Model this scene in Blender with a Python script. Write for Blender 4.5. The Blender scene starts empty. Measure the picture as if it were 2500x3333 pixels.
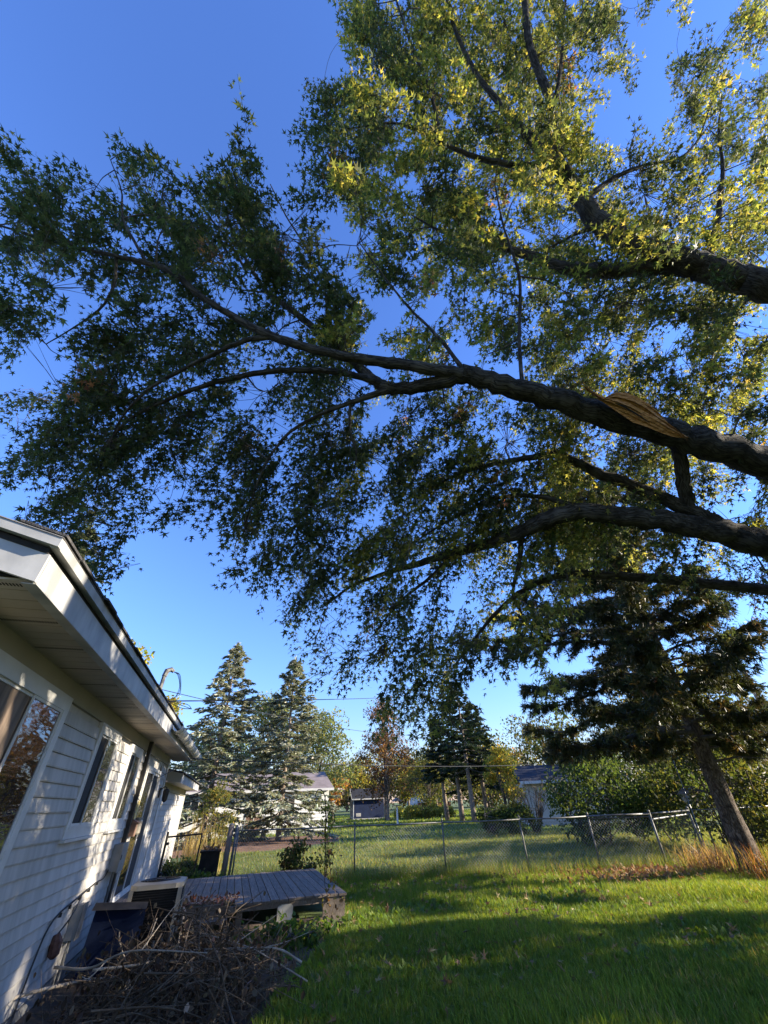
import bpy, math, random
import numpy as np
from mathutils import Matrix, Vector
RNG = np.random.default_rng(7); random.seed(7)
sc = bpy.context.scene
COL = sc.collection
R = math.radians
# ------------------------------------------------------------------ camera
F = 1252.0; PITCH = R(37); ROLL = R(2.5); YAW = R(18.7); CAM = np.array([0, 0, 1.6])
_fh = np.array([math.sin(YAW), math.cos(YAW), 0]); _r0 = np.array([math.cos(YAW), -math.sin(YAW), 0]); _up = np.array([0, 0, 1.0])
CF = _fh*math.cos(PITCH)+_up*math.sin(PITCH); _u0 = -_fh*math.sin(PITCH)+_up*math.cos(PITCH)
CR = _r0*math.cos(ROLL)-_u0*math.sin(ROLL); CU = _u0*math.cos(ROLL)+_r0*math.sin(ROLL)
cd = bpy.data.cameras.new('camera'); co = bpy.data.objects.new('camera', cd); COL.objects.link(co)
cd.sensor_fit = 'HORIZONTAL'; cd.sensor_width = 36; cd.lens = 36*F/2500; cd.clip_start = .05; cd.clip_end = 3000
co.matrix_world = Matrix(((CR[0], CU[0], -CF[0], CAM[0]), (CR[1], CU[1], -CF[1], CAM[1]), (CR[2], CU[2], -CF[2], CAM[2]), (0, 0, 0, 1)))
sc.camera = co
def ray(px, py): return CF+CR*((px-1250)/F)+CU*((1666.5-py)/F)
def at(px, py, d): return CAM+ray(px, py)*d                      # survey of the photo: pixel + depth in metres -> place
def gz(px, py, z=0.0):
    d = ray(px, py); return CAM+d*((z-1.6)/d[2])
def atd(px, py, D):
    d = ray(px, py); return CAM+d*(D/math.hypot(d[0], d[1]))
def proj(P):
    v = np.asarray(P)-CAM; w = v@CF; w = np.where(np.abs(w) < 1e-3, 1e-3, w)
    return 1250+F*(v@CR)/w, 1666.5-F*(v@CU)/w, w
# ------------------------------------------------------------------ world, sun, exposure
SUN_AZ = math.atan2(-.30, .954); SUN_EL = R(19.5)
sdir = Vector((math.cos(SUN_AZ)*math.cos(SUN_EL), math.sin(SUN_AZ)*math.cos(SUN_EL), math.sin(SUN_EL)))
wd = bpy.data.worlds.new('World'); sc.world = wd; wd.use_nodes = True
nt = wd.node_tree; bg = nt.nodes['Background']; sky = nt.nodes.new('ShaderNodeTexSky')
sky.sky_type = 'NISHITA'; sky.sun_disc = False; sky.sun_elevation = SUN_EL; sky.sun_rotation = math.pi/2-SUN_AZ
sky.air_density = 1.6; sky.dust_density = 0.0; sky.ozone_density = 8.5; sky.altitude = 200
hs = nt.nodes.new('ShaderNodeHueSaturation'); hs.inputs['Saturation'].default_value = 1.0; nt.links.new(sky.outputs[0], hs.inputs['Color'])
wb = nt.nodes.new('ShaderNodeMix'); wb.data_type = 'RGBA'; wb.blend_type = 'MULTIPLY'; wb.inputs[0].default_value = 1; wb.inputs[7].default_value = (1.02, .90, 1.16, 1); nt.links.new(hs.outputs[0], wb.inputs[6])   # camera white balance, the whole sky alike
nt.links.new(wb.outputs[2], bg.inputs[0]); bg.inputs[1].default_value = 0.119
sl = bpy.data.lights.new('sun', 'SUN'); sl.energy = 5.0; sl.angle = R(.55); sl.color = (1, .89, .72)
so = bpy.data.objects.new('sun', sl); COL.objects.link(so); so.rotation_euler = sdir.to_track_quat('Z', 'Y').to_euler()
so.location = (30, -10, 20)
sc.view_settings.view_transform = 'Standard'; sc.view_settings.look = 'None'; sc.view_settings.gamma = 1.0; sc.view_settings.exposure = 1.52
sc.cycles.max_bounces = 8; sc.cycles.diffuse_bounces = 3; sc.cycles.transmission_bounces = 4; sc.cycles.transparent_max_bounces = 4
sc.cycles.sample_clamp_indirect = 6

# ------------------------------------------------------------------ materials
MATS = {}
def mat(name, c1, c2=None, scale=6.0, rough=.7, bump=0.0, bscale=None, metal=0.0, spec=.4, stretch=(1, 1, 1), island=0.0, detail=5, c3=None, coord='Object', contrast=(.35, .65)):
    m = bpy.data.materials.new(name); m.use_nodes = True; n = m.node_tree.nodes; l = m.node_tree.links
    b = n['Principled BSDF']; b.inputs['Roughness'].default_value = rough; b.inputs['Metallic'].default_value = metal
    b.inputs['Specular IOR Level'].default_value = spec
    tc = n.new('ShaderNodeTexCoord'); mp = n.new('ShaderNodeMapping'); l.new(tc.outputs[coord], mp.inputs[0]); mp.inputs['Scale'].default_value = stretch
    nz = n.new('ShaderNodeTexNoise'); nz.inputs['Scale'].default_value = scale; nz.inputs['Detail'].default_value = detail; l.new(mp.outputs[0], nz.inputs['Vector'])
    cr = n.new('ShaderNodeValToRGB'); e = cr.color_ramp.elements
    e[0].position, e[1].position = contrast
    e[0].color = (*c1, 1); e[1].color = (*(c2 or [min(1, x*1.25) for x in c1]), 1)
    if c3: x = e.new((contrast[0]+contrast[1])/2); x.color = (*c3, 1)
    l.new(nz.outputs['Fac'], cr.inputs[0]); out = cr.outputs[0]
    if island:
        g = n.new('ShaderNodeObjectInfo'); h = n.new('ShaderNodeHueSaturation'); mr = n.new('ShaderNodeMapRange')
        mr.inputs['To Min'].default_value = 1-island; mr.inputs['To Max'].default_value = 1+island
        l.new(g.outputs['Random'], mr.inputs[0]); l.new(mr.outputs[0], h.inputs['Value']); l.new(out, h.inputs['Color']); out = h.outputs[0]
    l.new(out, b.inputs['Base Color'])
    if bump:
        nb = n.new('ShaderNodeTexNoise'); nb.inputs['Scale'].default_value = bscale or scale*4; nb.inputs['Detail'].default_value = 6; l.new(mp.outputs[0], nb.inputs['Vector'])
        bp = n.new('ShaderNodeBump'); bp.inputs['Strength'].default_value = bump; bp.inputs['Distance'].default_value = .02
        l.new(nb.outputs['Fac'], bp.inputs['Height']); l.new(bp.outputs[0], b.inputs['Normal'])
    MATS[name] = m; return m
def leafmat(name, trans=.45, rough=.5, tgain=(1.5, 1.35, .7), spec=.3):
    """two-sided leaf lit through: the colour of each leaf comes from its own attribute"""
    m = bpy.data.materials.new(name); m.use_nodes = True; n = m.node_tree.nodes; l = m.node_tree.links
    b = n['Principled BSDF']; b.inputs['Roughness'].default_value = rough; b.inputs['Specular IOR Level'].default_value = spec
    a = n.new('ShaderNodeAttribute'); a.attribute_name = 'tint'; l.new(a.outputs['Color'], b.inputs['Base Color'])
    t = n.new('ShaderNodeBsdfTranslucent'); mx = n.new('ShaderNodeMix'); mx.data_type = 'RGBA'; mx.blend_type = 'MULTIPLY'; mx.inputs[0].default_value = 1
    l.new(a.outputs['Color'], mx.inputs[6]); mx.inputs[7].default_value = (*tgain, 1); l.new(mx.outputs[2], t.inputs['Color'])
    ms = n.new('ShaderNodeMixShader'); ms.inputs[0].default_value = trans
    l.new(b.outputs[0], ms.inputs[1]); l.new(t.outputs[0], ms.inputs[2]); l.new(ms.outputs[0], n['Material Output'].inputs['Surface'])
    MATS[name] = m; return m
leafmat('leaf', .52, .55, (2.35, 2.1, .95), .18); leafmat('needle', .25, .5, (1.4, 1.3, .7)); leafmat('blade', .45, .45, (1.7, 1.5, .5)); leafmat('dry_leaf', .25, .6, (1.2, 1, .8))
def barkmat(name, c1, c2, vs=9, z=.18, depth=1.0):
    m = mat(name, c1, c2, 7, .92, 0, spec=.2)
    n = m.node_tree.nodes; l = m.node_tree.links; b = n['Principled BSDF']
    at_ = n.new('ShaderNodeAttribute'); at_.attribute_name = 'along'
    mp = n.new('ShaderNodeMapping'); mp.inputs['Scale'].default_value = (1, 1, z); l.new(at_.outputs['Vector'], mp.inputs[0])
    v = n.new('ShaderNodeTexVoronoi'); v.feature = 'DISTANCE_TO_EDGE'; v.inputs['Scale'].default_value = vs
    nz = n.new('ShaderNodeTexNoise'); nz.inputs['Scale'].default_value = vs*.8; l.new(mp.outputs[0], nz.inputs['Vector'])
    ad = n.new('ShaderNodeMix'); ad.data_type = 'RGBA'; ad.blend_type = 'ADD'; ad.inputs[0].default_value = .10; l.new(mp.outputs[0], ad.inputs[6]); l.new(nz.outputs['Color'], ad.inputs[7])
    l.new(ad.outputs[2], v.inputs['Vector'])
    mr = n.new('ShaderNodeMapRange'); mr.inputs['From Max'].default_value = .12; l.new(v.outputs['Distance'], mr.inputs[0])
    bp = n.new('ShaderNodeBump'); bp.inputs['Strength'].default_value = 1.0; bp.inputs['Distance'].default_value = .035*depth; l.new(mr.outputs[0], bp.inputs['Height']); l.new(bp.outputs[0], b.inputs['Normal'])
    src = b.inputs['Base Color'].links[0].from_socket
    dk = n.new('ShaderNodeMix'); dk.data_type = 'RGBA'; dk.blend_type = 'MULTIPLY'; l.new(src, dk.inputs[6]); dk.inputs[7].default_value = (.55, .51, .47, 1)
    iv = n.new('ShaderNodeMath'); iv.operation = 'SUBTRACT'; iv.inputs[0].default_value = 1; l.new(mr.outputs[0], iv.inputs[1]); l.new(iv.outputs[0], dk.inputs[0]); l.new(dk.outputs[2], b.inputs['Base Color'])
    return m
barkmat('maple_bark', (.042, .037, .032), (.10, .09, .079), 30, .11, .5)
barkmat('pine_bark', (.085, .062, .046), (.19, .15, .115), 20, .3, .8)
mat('twig', (.06, .05, .04), (.11, .09, .075), 12, .9)
mat('spruce_bark', (.16, .12, .09), (.28, .22, .17), 8, .9, .6, 30)
mat('siding', (.33, .315, .285), (.49, .465, .425), 2.2, .55, .05, 40, spec=.3, stretch=(1, 3.2, .5), island=.045, detail=9, contrast=(.28, .6))
mat('trim', (.52, .51, .48), (.62, .61, .58), 3, .45, .03, 30)
mat('soffit', (.40, .34, .27), (.46, .39, .31), 4, .55, .04, 30, island=.03)
mat('frieze', (.27, .25, .18), (.32, .29, .21), 2, .6, .04, 30)  # shade below the soffit is put into this darker olive colour
mat('fascia', (.27, .268, .26), (.44, .437, .425), 2.6, .45, .15, 9, stretch=(1, 2.0, .9), detail=9)
mat('shingle', (.035, .034, .036), (.085, .08, .08), 18, .95, .7, 120, island=.25)
mat('gutter', (.62, .6, .54), (.72, .70, .64), 3, .4, .06, 14)
mat('dark_void', (.012, .011, .010), (.02, .018, .016), 5, .9)
mat('screen', (.022, .022, .022), (.032, .032, .03), 40, .8)
mat('dark_metal', (.03, .028, .026), (.05, .045, .04), 12, .5, metal=.4)
mat('galvanised', (.10, .10, .10), (.17, .17, .168), 14, .45, .1, 60, metal=.3)
mat('galvanised_dull', (.13, .13, .125), (.22, .22, .21), 10, .6, .15, 60, metal=.5)
mat('curtain', (.24, .19, .15), (.36, .30, .25), 4, .9, .3, 12, stretch=(1, 6, .4))
mat('deck_wood', (.105, .082, .064), (.19, .152, .122), 5, .72, .35, 40, stretch=(9, .8, 4), island=.14, detail=8)
mat('raw_wood', (.13, .095, .065), (.22, .165, .12), 6, .8, .3, 40, stretch=(.8, 8, 8), island=.15)
mat('torn_wood', (.36, .15, .045), (.66, .34, .13), 7, .8, 1.0, 9, stretch=(1.2, 9, 11), detail=8, contrast=(.38, .62))
mat('blue_panel', (.004, .009, .028), (.008, .015, .042), 5, .8, .1, 30, spec=.12)
mat('ac_cream', (.27, .24, .19), (.36, .325, .26), 5, .5, .05, 40)
mat('white_plastic', (.26, .245, .21), (.42, .40, .36), 8, .4, .05, 30)
mat('yellow_paint', (.48, .38, .13), (.58, .47, .2), 8, .5)
mat('brown_paint', (.16, .09, .06), (.22, .13, .09), 8, .6)
mat('rust_bulb', (.10, .04, .025), (.17, .08, .05), 20, .8, .3, 60)
mat('grey_box', (.20, .20, .19), (.27, .27, .26), 6, .5, .1, 30)
mat('dry_stick', (.27, .22, .16), (.42, .36, .28), 9, .85, .4, 50)
mat('dry_stick_dark', (.066, .046, .028), (.145, .108, .07), 9, .9, .4, 50)
mat('ground', (.055, .085, .018), (.10, .135, .03), .35, .95, .5, 12, c3=(.075, .11, .022), contrast=(.3, .7))
mat('soil', (.05, .038, .027), (.10, .07, .045), 3, .98, .8, 14)
mat('mulch', (.12, .062, .032), (.22, .12, .065), 2.5, .98, .9, 10)
mat('far_white', (.68, .66, .62), (.76, .74, .70), 1.5, .7, island=.04)
mat('far_roof', (.16, .13, .12), (.22, .18, .17), 2, .95, .4, 20)
mat('far_roof_dark', (.010, .012, .021), (.02, .023, .034), 2, .95, .4, 20)
mat('far_grey', (.42, .40, .36), (.52, .49, .44), 1.5, .8, island=.04)
mat('shed_blue', (.007, .017, .055), (.012, .026, .078), 2, .6, island=.1)
mat('red_brick', (.26, .07, .05), (.36, .12, .08), 6, .85)
mat('black_plastic', (.010, .010, .010), (.02, .02, .02), 8, .7, spec=.2)
mat('pole_wood', (.16, .13, .11), (.24, .2, .17), 5, .9, .4, 30, stretch=(6, 6, .5))
mat('stone', (.42, .40, .37), (.62, .6, .56), 9, .9, .3, 30)
mat('mesh_wire', (.24, .245, .245), (.36, .36, .355), 14, .5, metal=.3)
mat('wire', (.015, .015, .016), (.03, .03, .03), 5, .6)
mat('orange_mat', (.30, .12, .04), (.42, .2, .08), 9, .8)
def glassmat():
    m = mat('glass', (.010, .011, .012), (.014, .015, .016), 2, .015, 0, spec=1.0)
    n = m.node_tree.nodes; l = m.node_tree.links; b = n['Principled BSDF']; b.inputs['IOR'].default_value = 2.1
    tc = n.new('ShaderNodeTexCoord'); mp = n.new('ShaderNodeMapping'); mp.inputs['Scale'].default_value = (1, 1.2, 5); l.new(tc.outputs['Object'], mp.inputs[0])
    nz = n.new('ShaderNodeTexNoise'); nz.inputs['Scale'].default_value = 2.2; nz.inputs['Detail'].default_value = 2; l.new(mp.outputs[0], nz.inputs['Vector'])
    bp = n.new('ShaderNodeBump'); bp.inputs['Strength'].default_value = .35; bp.inputs['Distance'].default_value = .02; l.new(nz.outputs['Fac'], bp.inputs['Height']); l.new(bp.outputs[0], b.inputs['Normal'])
glassmat()
mat('curtain_glass', (.10, .08, .062), (.24, .18, .135), 3, .6, 0, spec=.15, stretch=(1, 5, .5))

# ------------------------------------------------------------------ mesh helpers
def link(me, name, m, parent=None, label=None):
    o = bpy.data.objects.new(name, me); COL.objects.link(o)
    if m is not None and not me.materials: me.materials.append(MATS[m])
    if parent is not None:
        o.parent = parent; o.matrix_parent_inverse = parent_inv(parent)
    if label: o['label'] = label
    return o
def parent_inv(p):
    M = Matrix.Identity(4)
    q = p; chain = []
    while q is not None: chain.append(q); q = q.parent
    for q in reversed(chain):
        M = M @ q.matrix_parent_inverse @ Matrix.LocRotScale(q.location, q.rotation_euler, q.scale)
    return M.inverted()
def tag(o, label, cat, group=None, kind=None):
    if label: o['label'] = label
    if cat: o['category'] = cat
    if group: o['group'] = group
    if kind: o['kind'] = kind
    return o
def thing(name, loc, label, cat, group=None):
    o = bpy.data.objects.new(name, None); COL.objects.link(o); o.location = [float(x) for x in loc]; o.empty_display_size = .2
    return tag(o, label, cat, group)
def fast(V, faces, tint=None, along=None, smooth=False):
    """V (n,3); faces: list of int arrays (m,k); tint (n,3) per vertex"""
    me = bpy.data.meshes.new('mesh'); V = np.asarray(V, np.float32)
    me.vertices.add(len(V)); me.vertices.foreach_set('co', V.ravel())
    faces = [np.asarray(f, np.int32) for f in faces if len(f)]
    idx = np.concatenate([f.ravel() for f in faces]); tot = np.concatenate([np.full(len(f), f.shape[1], np.int32) for f in faces])
    st = np.zeros(len(tot), np.int32); st[1:] = np.cumsum(tot)[:-1]
    me.loops.add(len(idx)); me.loops.foreach_set('vertex_index', idx)
    me.polygons.add(len(tot)); me.polygons.foreach_set('loop_start', st)
    try: me.polygons.foreach_set('loop_total', tot)
    except Exception: pass
    me.polygons.foreach_set('use_smooth', np.full(len(tot), smooth, bool))
    if tint is not None:
        a = me.attributes.new('tint', 'FLOAT_COLOR', 'POINT'); a.data.foreach_set('color', np.c_[tint, np.ones(len(V))].astype(np.float32).ravel())
    if along is not None:
        a = me.attributes.new('along', 'FLOAT_VECTOR', 'POINT'); a.data.foreach_set('vector', np.asarray(along, np.float32).ravel())
    me.update(calc_edges=True); return me
class MB:
    def __init__(s): s.v = []; s.f = {}; s.n = 0; s.a = []
    def add(s, V, F_, along=None):
        V = np.asarray(V, float); s.v.append(V)
        s.a.append(np.asarray(along, float) if along is not None else V)
        for f in F_: s.f.setdefault(len(f), []).append([i+s.n for i in f])
        s.n += len(V); return s
    def box(s, x0, x1, y0, y1, z0, z1):
        x0, x1 = sorted((x0, x1)); y0, y1 = sorted((y0, y1)); z0, z1 = sorted((z0, z1))
        return s.add([(x0, y0, z0), (x1, y0, z0), (x1, y1, z0), (x0, y1, z0), (x0, y0, z1), (x1, y0, z1), (x1, y1, z1), (x0, y1, z1)],
                     [(0, 3, 2, 1), (4, 5, 6, 7), (0, 1, 5, 4), (1, 2, 6, 5), (2, 3, 7, 6), (3, 0, 4, 7)])
    def prism(s, poly, d):
        """closed polygon (list of 3d) extruded by vector d"""
        P = np.asarray(poly, float); n = len(P); d = np.asarray(d, float)
        return s.add(np.r_[P, P+d], [tuple(range(n))[::-1], tuple(range(n, 2*n))]+[(i, (i+1) % n, (i+1) % n+n, i+n) for i in range(n)])
    def tube(s, pts, rad, sides=8, caps=True, rough=0.0):
        P = np.asarray(pts, float); n = len(P); rad = np.broadcast_to(np.asarray(rad, float), (n,))
        T = np.gradient(P, axis=0); T /= np.linalg.norm(T, axis=1)[:, None]+1e-9
        ref = np.array([0, 0, 1.0]) if abs(T[0][2]) < .9 else np.array([1.0, 0, 0])
        u = np.cross(T[0], ref); u /= np.linalg.norm(u); V = []; A = []; L = 0.0; off = RNG.uniform(0, 50)
        for i in range(n):
            u = u-T[i]*(u@T[i]); u /= np.linalg.norm(u)+1e-9; w = np.cross(T[i], u)
            if i: L += np.linalg.norm(P[i]-P[i-1])
            for k in range(sides):
                a = 2*math.pi*k/sides; r = rad[i]*(1+(rough*RNG.normal() if rough else 0))
                V.append(P[i]+r*(math.cos(a)*u+math.sin(a)*w)); A.append((rad[i]*math.cos(a)+off, rad[i]*math.sin(a), L))
        Fc = [(i*sides+k, i*sides+(k+1) % sides, (i+1)*sides+(k+1) % sides, (i+1)*sides+k) for i in range(n-1) for k in range(sides)]
        if caps: Fc += [tuple(range(sides))[::-1], tuple(range((n-1)*sides, n*sides))]
        return s.add(V, Fc, A)
    def mesh(s, smooth=False, tint=None):
        V = np.concatenate(s.v)
        return fast(V, [np.array(f) for f in s.f.values()], along=np.concatenate(s.a), smooth=smooth, tint=None if tint is None else np.tile(tint, (len(V), 1)))
    def build(s, name, m, parent=None, smooth=False, label=None): return link(s.mesh(smooth), name, m, parent, label)
def spline(pts, n):
    """Catmull-Rom through pts, n samples per span; works for any columns"""
    P = np.asarray(pts, float); P = np.r_[[2*P[0]-P[1]], P, [2*P[-1]-P[-2]]]; out = []
    for i in range(1, len(P)-2):
        for t in np.arange(n)/n:
            a, b, c, d = P[i-1:i+3]; out.append(.5*((2*b)+(-a+c)*t+(2*a-5*b+4*c-d)*t*t+(-a+3*b-3*c+d)*t**3))
    out.append(P[-2]); return np.array(out)
def unit(v): v = np.asarray(v, float); return v/(np.linalg.norm(v, axis=-1, keepdims=True)+1e-9)
def frames(tip, nrm):
    """rotation matrices whose columns are (side, tip, normal)"""
    y = unit(tip); x = unit(np.cross(y, nrm)); z = np.cross(x, y); return np.stack([x, y, z], axis=-1)
def scatter(pv, pf, pos, rot, size, col):
    """copies of a small leaf shape pv/pf as arrays"""
    pv = np.asarray(pv, float); n = len(pos); size = np.broadcast_to(np.asarray(size, float), (n,))
    V = np.einsum('nij,kj->nki', rot, pv)*size[:, None, None]+pos[:, None, :]
    Fa = [(np.asarray(f)[None]+(np.arange(n)*len(pv))[:, None, None]).reshape(-1, len(f[0])) for f in pf]
    return V.reshape(-1, 3), Fa, np.repeat(col, len(pv), axis=0)
def cloud(parts):
    Vs, Fs, Cs, o = [], {}, [], 0
    for V, Fa, C in parts:
        Vs.append(V); Cs.append(C)
        for f in Fa: Fs.setdefault(f.shape[1], []).append(f+o)
        o += len(V)
    return fast(np.concatenate(Vs), [np.concatenate(f) for f in Fs.values()], tint=np.concatenate(Cs))
def tints(n, cols, w=None, jit=.18):
    cols = np.asarray(cols, float); i = RNG.choice(len(cols), n, p=w)
    return np.clip(cols[i]*np.exp(RNG.normal(0, jit, (n, 1)))*np.exp(RNG.normal(0, jit*.35, (n, 3))), .002, .9)
MAPLE = [(0, 0, 0), (0, 1, 0), (.42, .06, -.05), (.14, .20, 0), (.55, .62, -.10), (.115, .42, .01), (-.42, .06, -.05), (-.14, .20, 0), (-.55, .62, -.10), (-.115, .42, .01)]
MAPLE_F = [[(0, 2, 3), (0, 3, 5), (3, 4, 5), (0, 5, 1), (0, 7, 6), (0, 9, 7), (7, 9, 8), (0, 1, 9)]]
def mapl(fold, droop, w): return [(x*w, y, z+fold*abs(x)-droop*y*y) for x, y, z in MAPLE]
MAPLES = [mapl(0, .05, 1.0), mapl(.45, .15, .85), mapl(-.3, .3, .95), mapl(.2, -.12, 1.08)]
MAPLE3 = [(0, 0, 0), (0, 1, 0), (.52, .50, -.09), (.13, .36, .01), (-.52, .50, -.09), (-.13, .36, .01)]
MAPLE3_F = [[(0, 2, 3), (0, 3, 1), (0, 5, 4), (0, 1, 5)]]
OVAL = [(0, 0, 0), (.28, .3, -.05), (.24, .65, -.04), (0, 1, 0), (-.24, .65, -.04), (-.28, .3, -.05)]
OVAL_F = [[(0, 1, 2, 3), (0, 3, 4, 5)]]
DIAM = [(0, 0, 0), (.3, .5, .02), (0, 1, -.03), (-.3, .5, .02)]
DIAM_F = [[(0, 1, 2, 3)]]

# ================================================================== GROUND
n = 90
gx = np.sort(np.r_[np.linspace(-400, -20, 14), np.linspace(-18, 34, 70), np.linspace(38, 420, 16)]); gy = np.sort(np.r_[np.linspace(-120, -10, 8), np.linspace(-8, 60, 80), np.linspace(66, 700, 18)])
GX, GY = np.meshgrid(gx, gy)
def gh(x, y):
    x = np.asarray(x, float); y = np.asarray(y, float)
    return .022*np.sin(x*.9+1.3*np.sin(y*.5))*np.cos(y*.7+.4)+.012*np.sin(x*2.3+y*1.7)
V = np.c_[GX.ravel(), GY.ravel(), gh(GX, GY).ravel()]; W = len(gx)
ii = (np.arange(len(gy)-1)[:, None]*W+np.arange(W-1)[None]).ravel()
tag(link(fast(V, [np.c_[ii, ii+1, ii+W+1, ii+W]], smooth=True), 'ground', 'ground'), 'flat lawn ground reaching to the horizon', 'ground', kind='structure')
def patch(name, pts, m, z, label, sub=40, amp=.012):
    """an uneven low sheet with a ragged outline"""
    c = np.mean(pts, axis=0); P = spline(np.r_[pts, [pts[0]]], 8)[:-1]; rings = 6; V = [(c[0], c[1], float(gh(*c))+z+.02)]
    for k in range(1, rings+1):
        t = k/rings
        for p in P:
            q = c+(p-c)*t*(1+.04*RNG.normal()); V.append((q[0], q[1], float(gh(*q))+z*(1 if k < rings else -.3)+abs(RNG.normal())*amp*(k < rings)))
    n = len(P); Fc = [(0, 1+i, 1+(i+1) % n) for i in range(n)]
    Fq = [(1+(k-1)*n+i, 1+(k-1)*n+(i+1) % n, 1+k*n+(i+1) % n, 1+k*n+i) for k in range(1, rings) for i in range(n)]
    Fq = [(a, d, c_, b) for a, b, c_, d in Fq]
    return tag(link(fast(V, [np.array(Fc), np.array(Fq)], smooth=True), name, m), label, 'ground', kind='structure')
patch('soil_bed', np.array([(-1.9, 2.5), (-.3, 3.5), (.5, 5.6), (1.1, 7.2), (1.9, 8.4), (1.9, 9.2), (-1.9, 9.2), (-2, 5)]), 'soil', .02, 'bare dark soil bed beside the house wall')
patch('mulch_bed', np.array([(-4, 24), (0, 23.2), (3.5, 25), (6.2, 28), (5.5, 32.5), (1, 35), (-4, 34)]), 'mulch', .03, 'brown needle litter under the two spruces')

# ================================================================== HOUSE (left)
WX = -1.7; SZ = 2.66; FX = -1.26; WY0, WY1, EY1 = 2.85, 12.3, 17.8
house = thing('house', (WX, 7, 0), 'white siding house with grey soffit running along the left edge', 'house')
MB().box(-9, WX-.02, WY0, WY1, .12, SZ+.02).build('wall', 'siding', house)
MB().box(-9, WX-.022, WY1+.001, EY1, .12, 2.17).build('wall', 'siding', house)
MB().box(-9, WX+.012, WY0-.01, EY1+.01, -.2, .12).build('foundation', 'grey_box', house)
openings = [(2.95, 4.86, .86, 2.52), (6.08, 7.12, 1.40, 2.50), (7.90, 8.86, 1.41, 2.48), (9.74, 11.42, .40, 2.32)]
def board(y0, y1, z0, z1):
    e = .0; m = MB(); b, t = .016+RNG.normal()*.0012, .003
    m.prism([(WX-.018, y0, z0), (WX+b, y0, z0), (WX+b+.002, y0, z0+.012), (WX+t, y0, z1), (WX-.018, y0, z1)], (0, y1-y0, 0))
    return m.build('siding_board', 'siding', house)
CE = .1145
for k in range(22):
    z0 = .14+k*CE; z1 = z0+CE
    if z1 > 2.50: break
    cuts = [WY0, WY1-.10]
    for (a, b, c, d) in openings:
        if z1 > c and z0 < d: cuts += [a, b]
    cuts = sorted(cuts)
    for a, b in zip(cuts[::2], cuts[1::2]):
        if b-a > .03: board(a+.002, b-.002, z0, z1-.002)
for k in range(17):
    z0 = .14+k*CE; z1 = z0+CE
    if z1 <= 2.02: board(WY1+.11, EY1-.06, z0, z1-.002)
MB().box(WX-.02, WX+.014, WY0, WY1, 2.50, SZ).build('shaded_frieze_board', 'frieze', house, label='frieze board with soffit shade in its olive grey colour')
MB().box(WX-.02, WX+.014, WY1+.1, EY1, 2.01, 2.17).build('shaded_frieze_board', 'frieze', house)
MB().box(WX-.03, WX+.028, WY1-.09, WY1+.09, .14, SZ-.01).build('corner_trim', 'trim', house)
MB().box(WX-.03, WX+.028, EY1-.055, EY1+.03, .14, 2.15).build('corner_trim', 'trim', house)
def frame(parent, name, y0, y1, z0, z1, w, x0, x1, m='trim'):
    b = MB(); b.box(x0, x1, y0, y1, z1-w, z1); b.box(x0, x1, y0, y1, z0, z0+w); b.box(x0+.0005, x1-.0005, y0, y0+w, z0+w, z1-w); b.box(x0+.0005, x1-.0005, y1-w, y1, z0+w, z1-w)
    return b.build(name, m, parent)
def window(y0, y1, z0, z1, split, left='screen', cas=.085):
    w = MB().box(WX-.10, WX-.021, y0+.02, y1-.02, z0+.02, z1-.02).build('window', 'dark_void', house)
    frame(w, 'casing', y0, y1, z0, z1, cas, WX-.019, WX+.026)
    frame(w, 'frame', y0+cas-.004, y1-cas+.004, z0+cas-.004, z1-cas+.004, .028, WX-.019, WX+.030)
    MB().box(WX-.019, WX+.058, y0-.012, y1+.012, z0-.028, z0-.002).build('sill', 'trim', w)
    a, b, c, d = y0+cas+.022, y1-cas-.022, z0+cas+.022, z1-cas-.022; m = a+(b-a)*split
    frame(w, 'sash', m-.012, b, c, d, .024, WX-.004, WX+.022)
    frame(w, 'sash', a, m+.012, c, d, .024, WX-.018, WX+.010)
    MB().box(WX+.008, WX+.013, m+.010, b-.022, c+.022, d-.022).build('pane', 'glass', w)
    MB().box(WX-.004, WX+.001, a+.022, m-.010, c+.022, d-.022).build('pane', left, w)
    return w
bw = window(*openings[0], .60, 'curtain_glass', .10)
window(*openings[1], .47); window(*openings[2], .47)
# sliding patio door
y0, y1, z0, z1 = openings[3]
dr = MB().box(WX-.10, WX-.085, y0, y1, z0, z1).build('patio_door', 'dark_void', house)
frame(dr, 'frame', y0, y1, z0, z1, .06, WX-.019, WX+.034)
ym = y0+.84
frame(dr, 'sash', y0+.055, ym, z0+.045, z1-.055, .05, WX-.002, WX+.026); frame(dr, 'sash', ym-.03, y1-.055, z0+.045, z1-.055, .05, WX-.018, WX+.008)
MB().box(WX+.010, WX+.015, y0+.10, ym-.045, z0+.09, z1-.10).build('pane', 'glass', dr); MB().box(WX-.008, WX-.003, ym+.01, y1-.10, z0+.09, z1-.10).build('pane', 'screen', dr)
MB().tube([(WX+.012, ym-.03, 1.2), (WX+.045, ym-.03, 1.24), (WX+.045, ym-.03, 1.46), (WX+.012, ym-.03, 1.5)], .011, 6).build('handle', 'dark_metal', dr)
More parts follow.
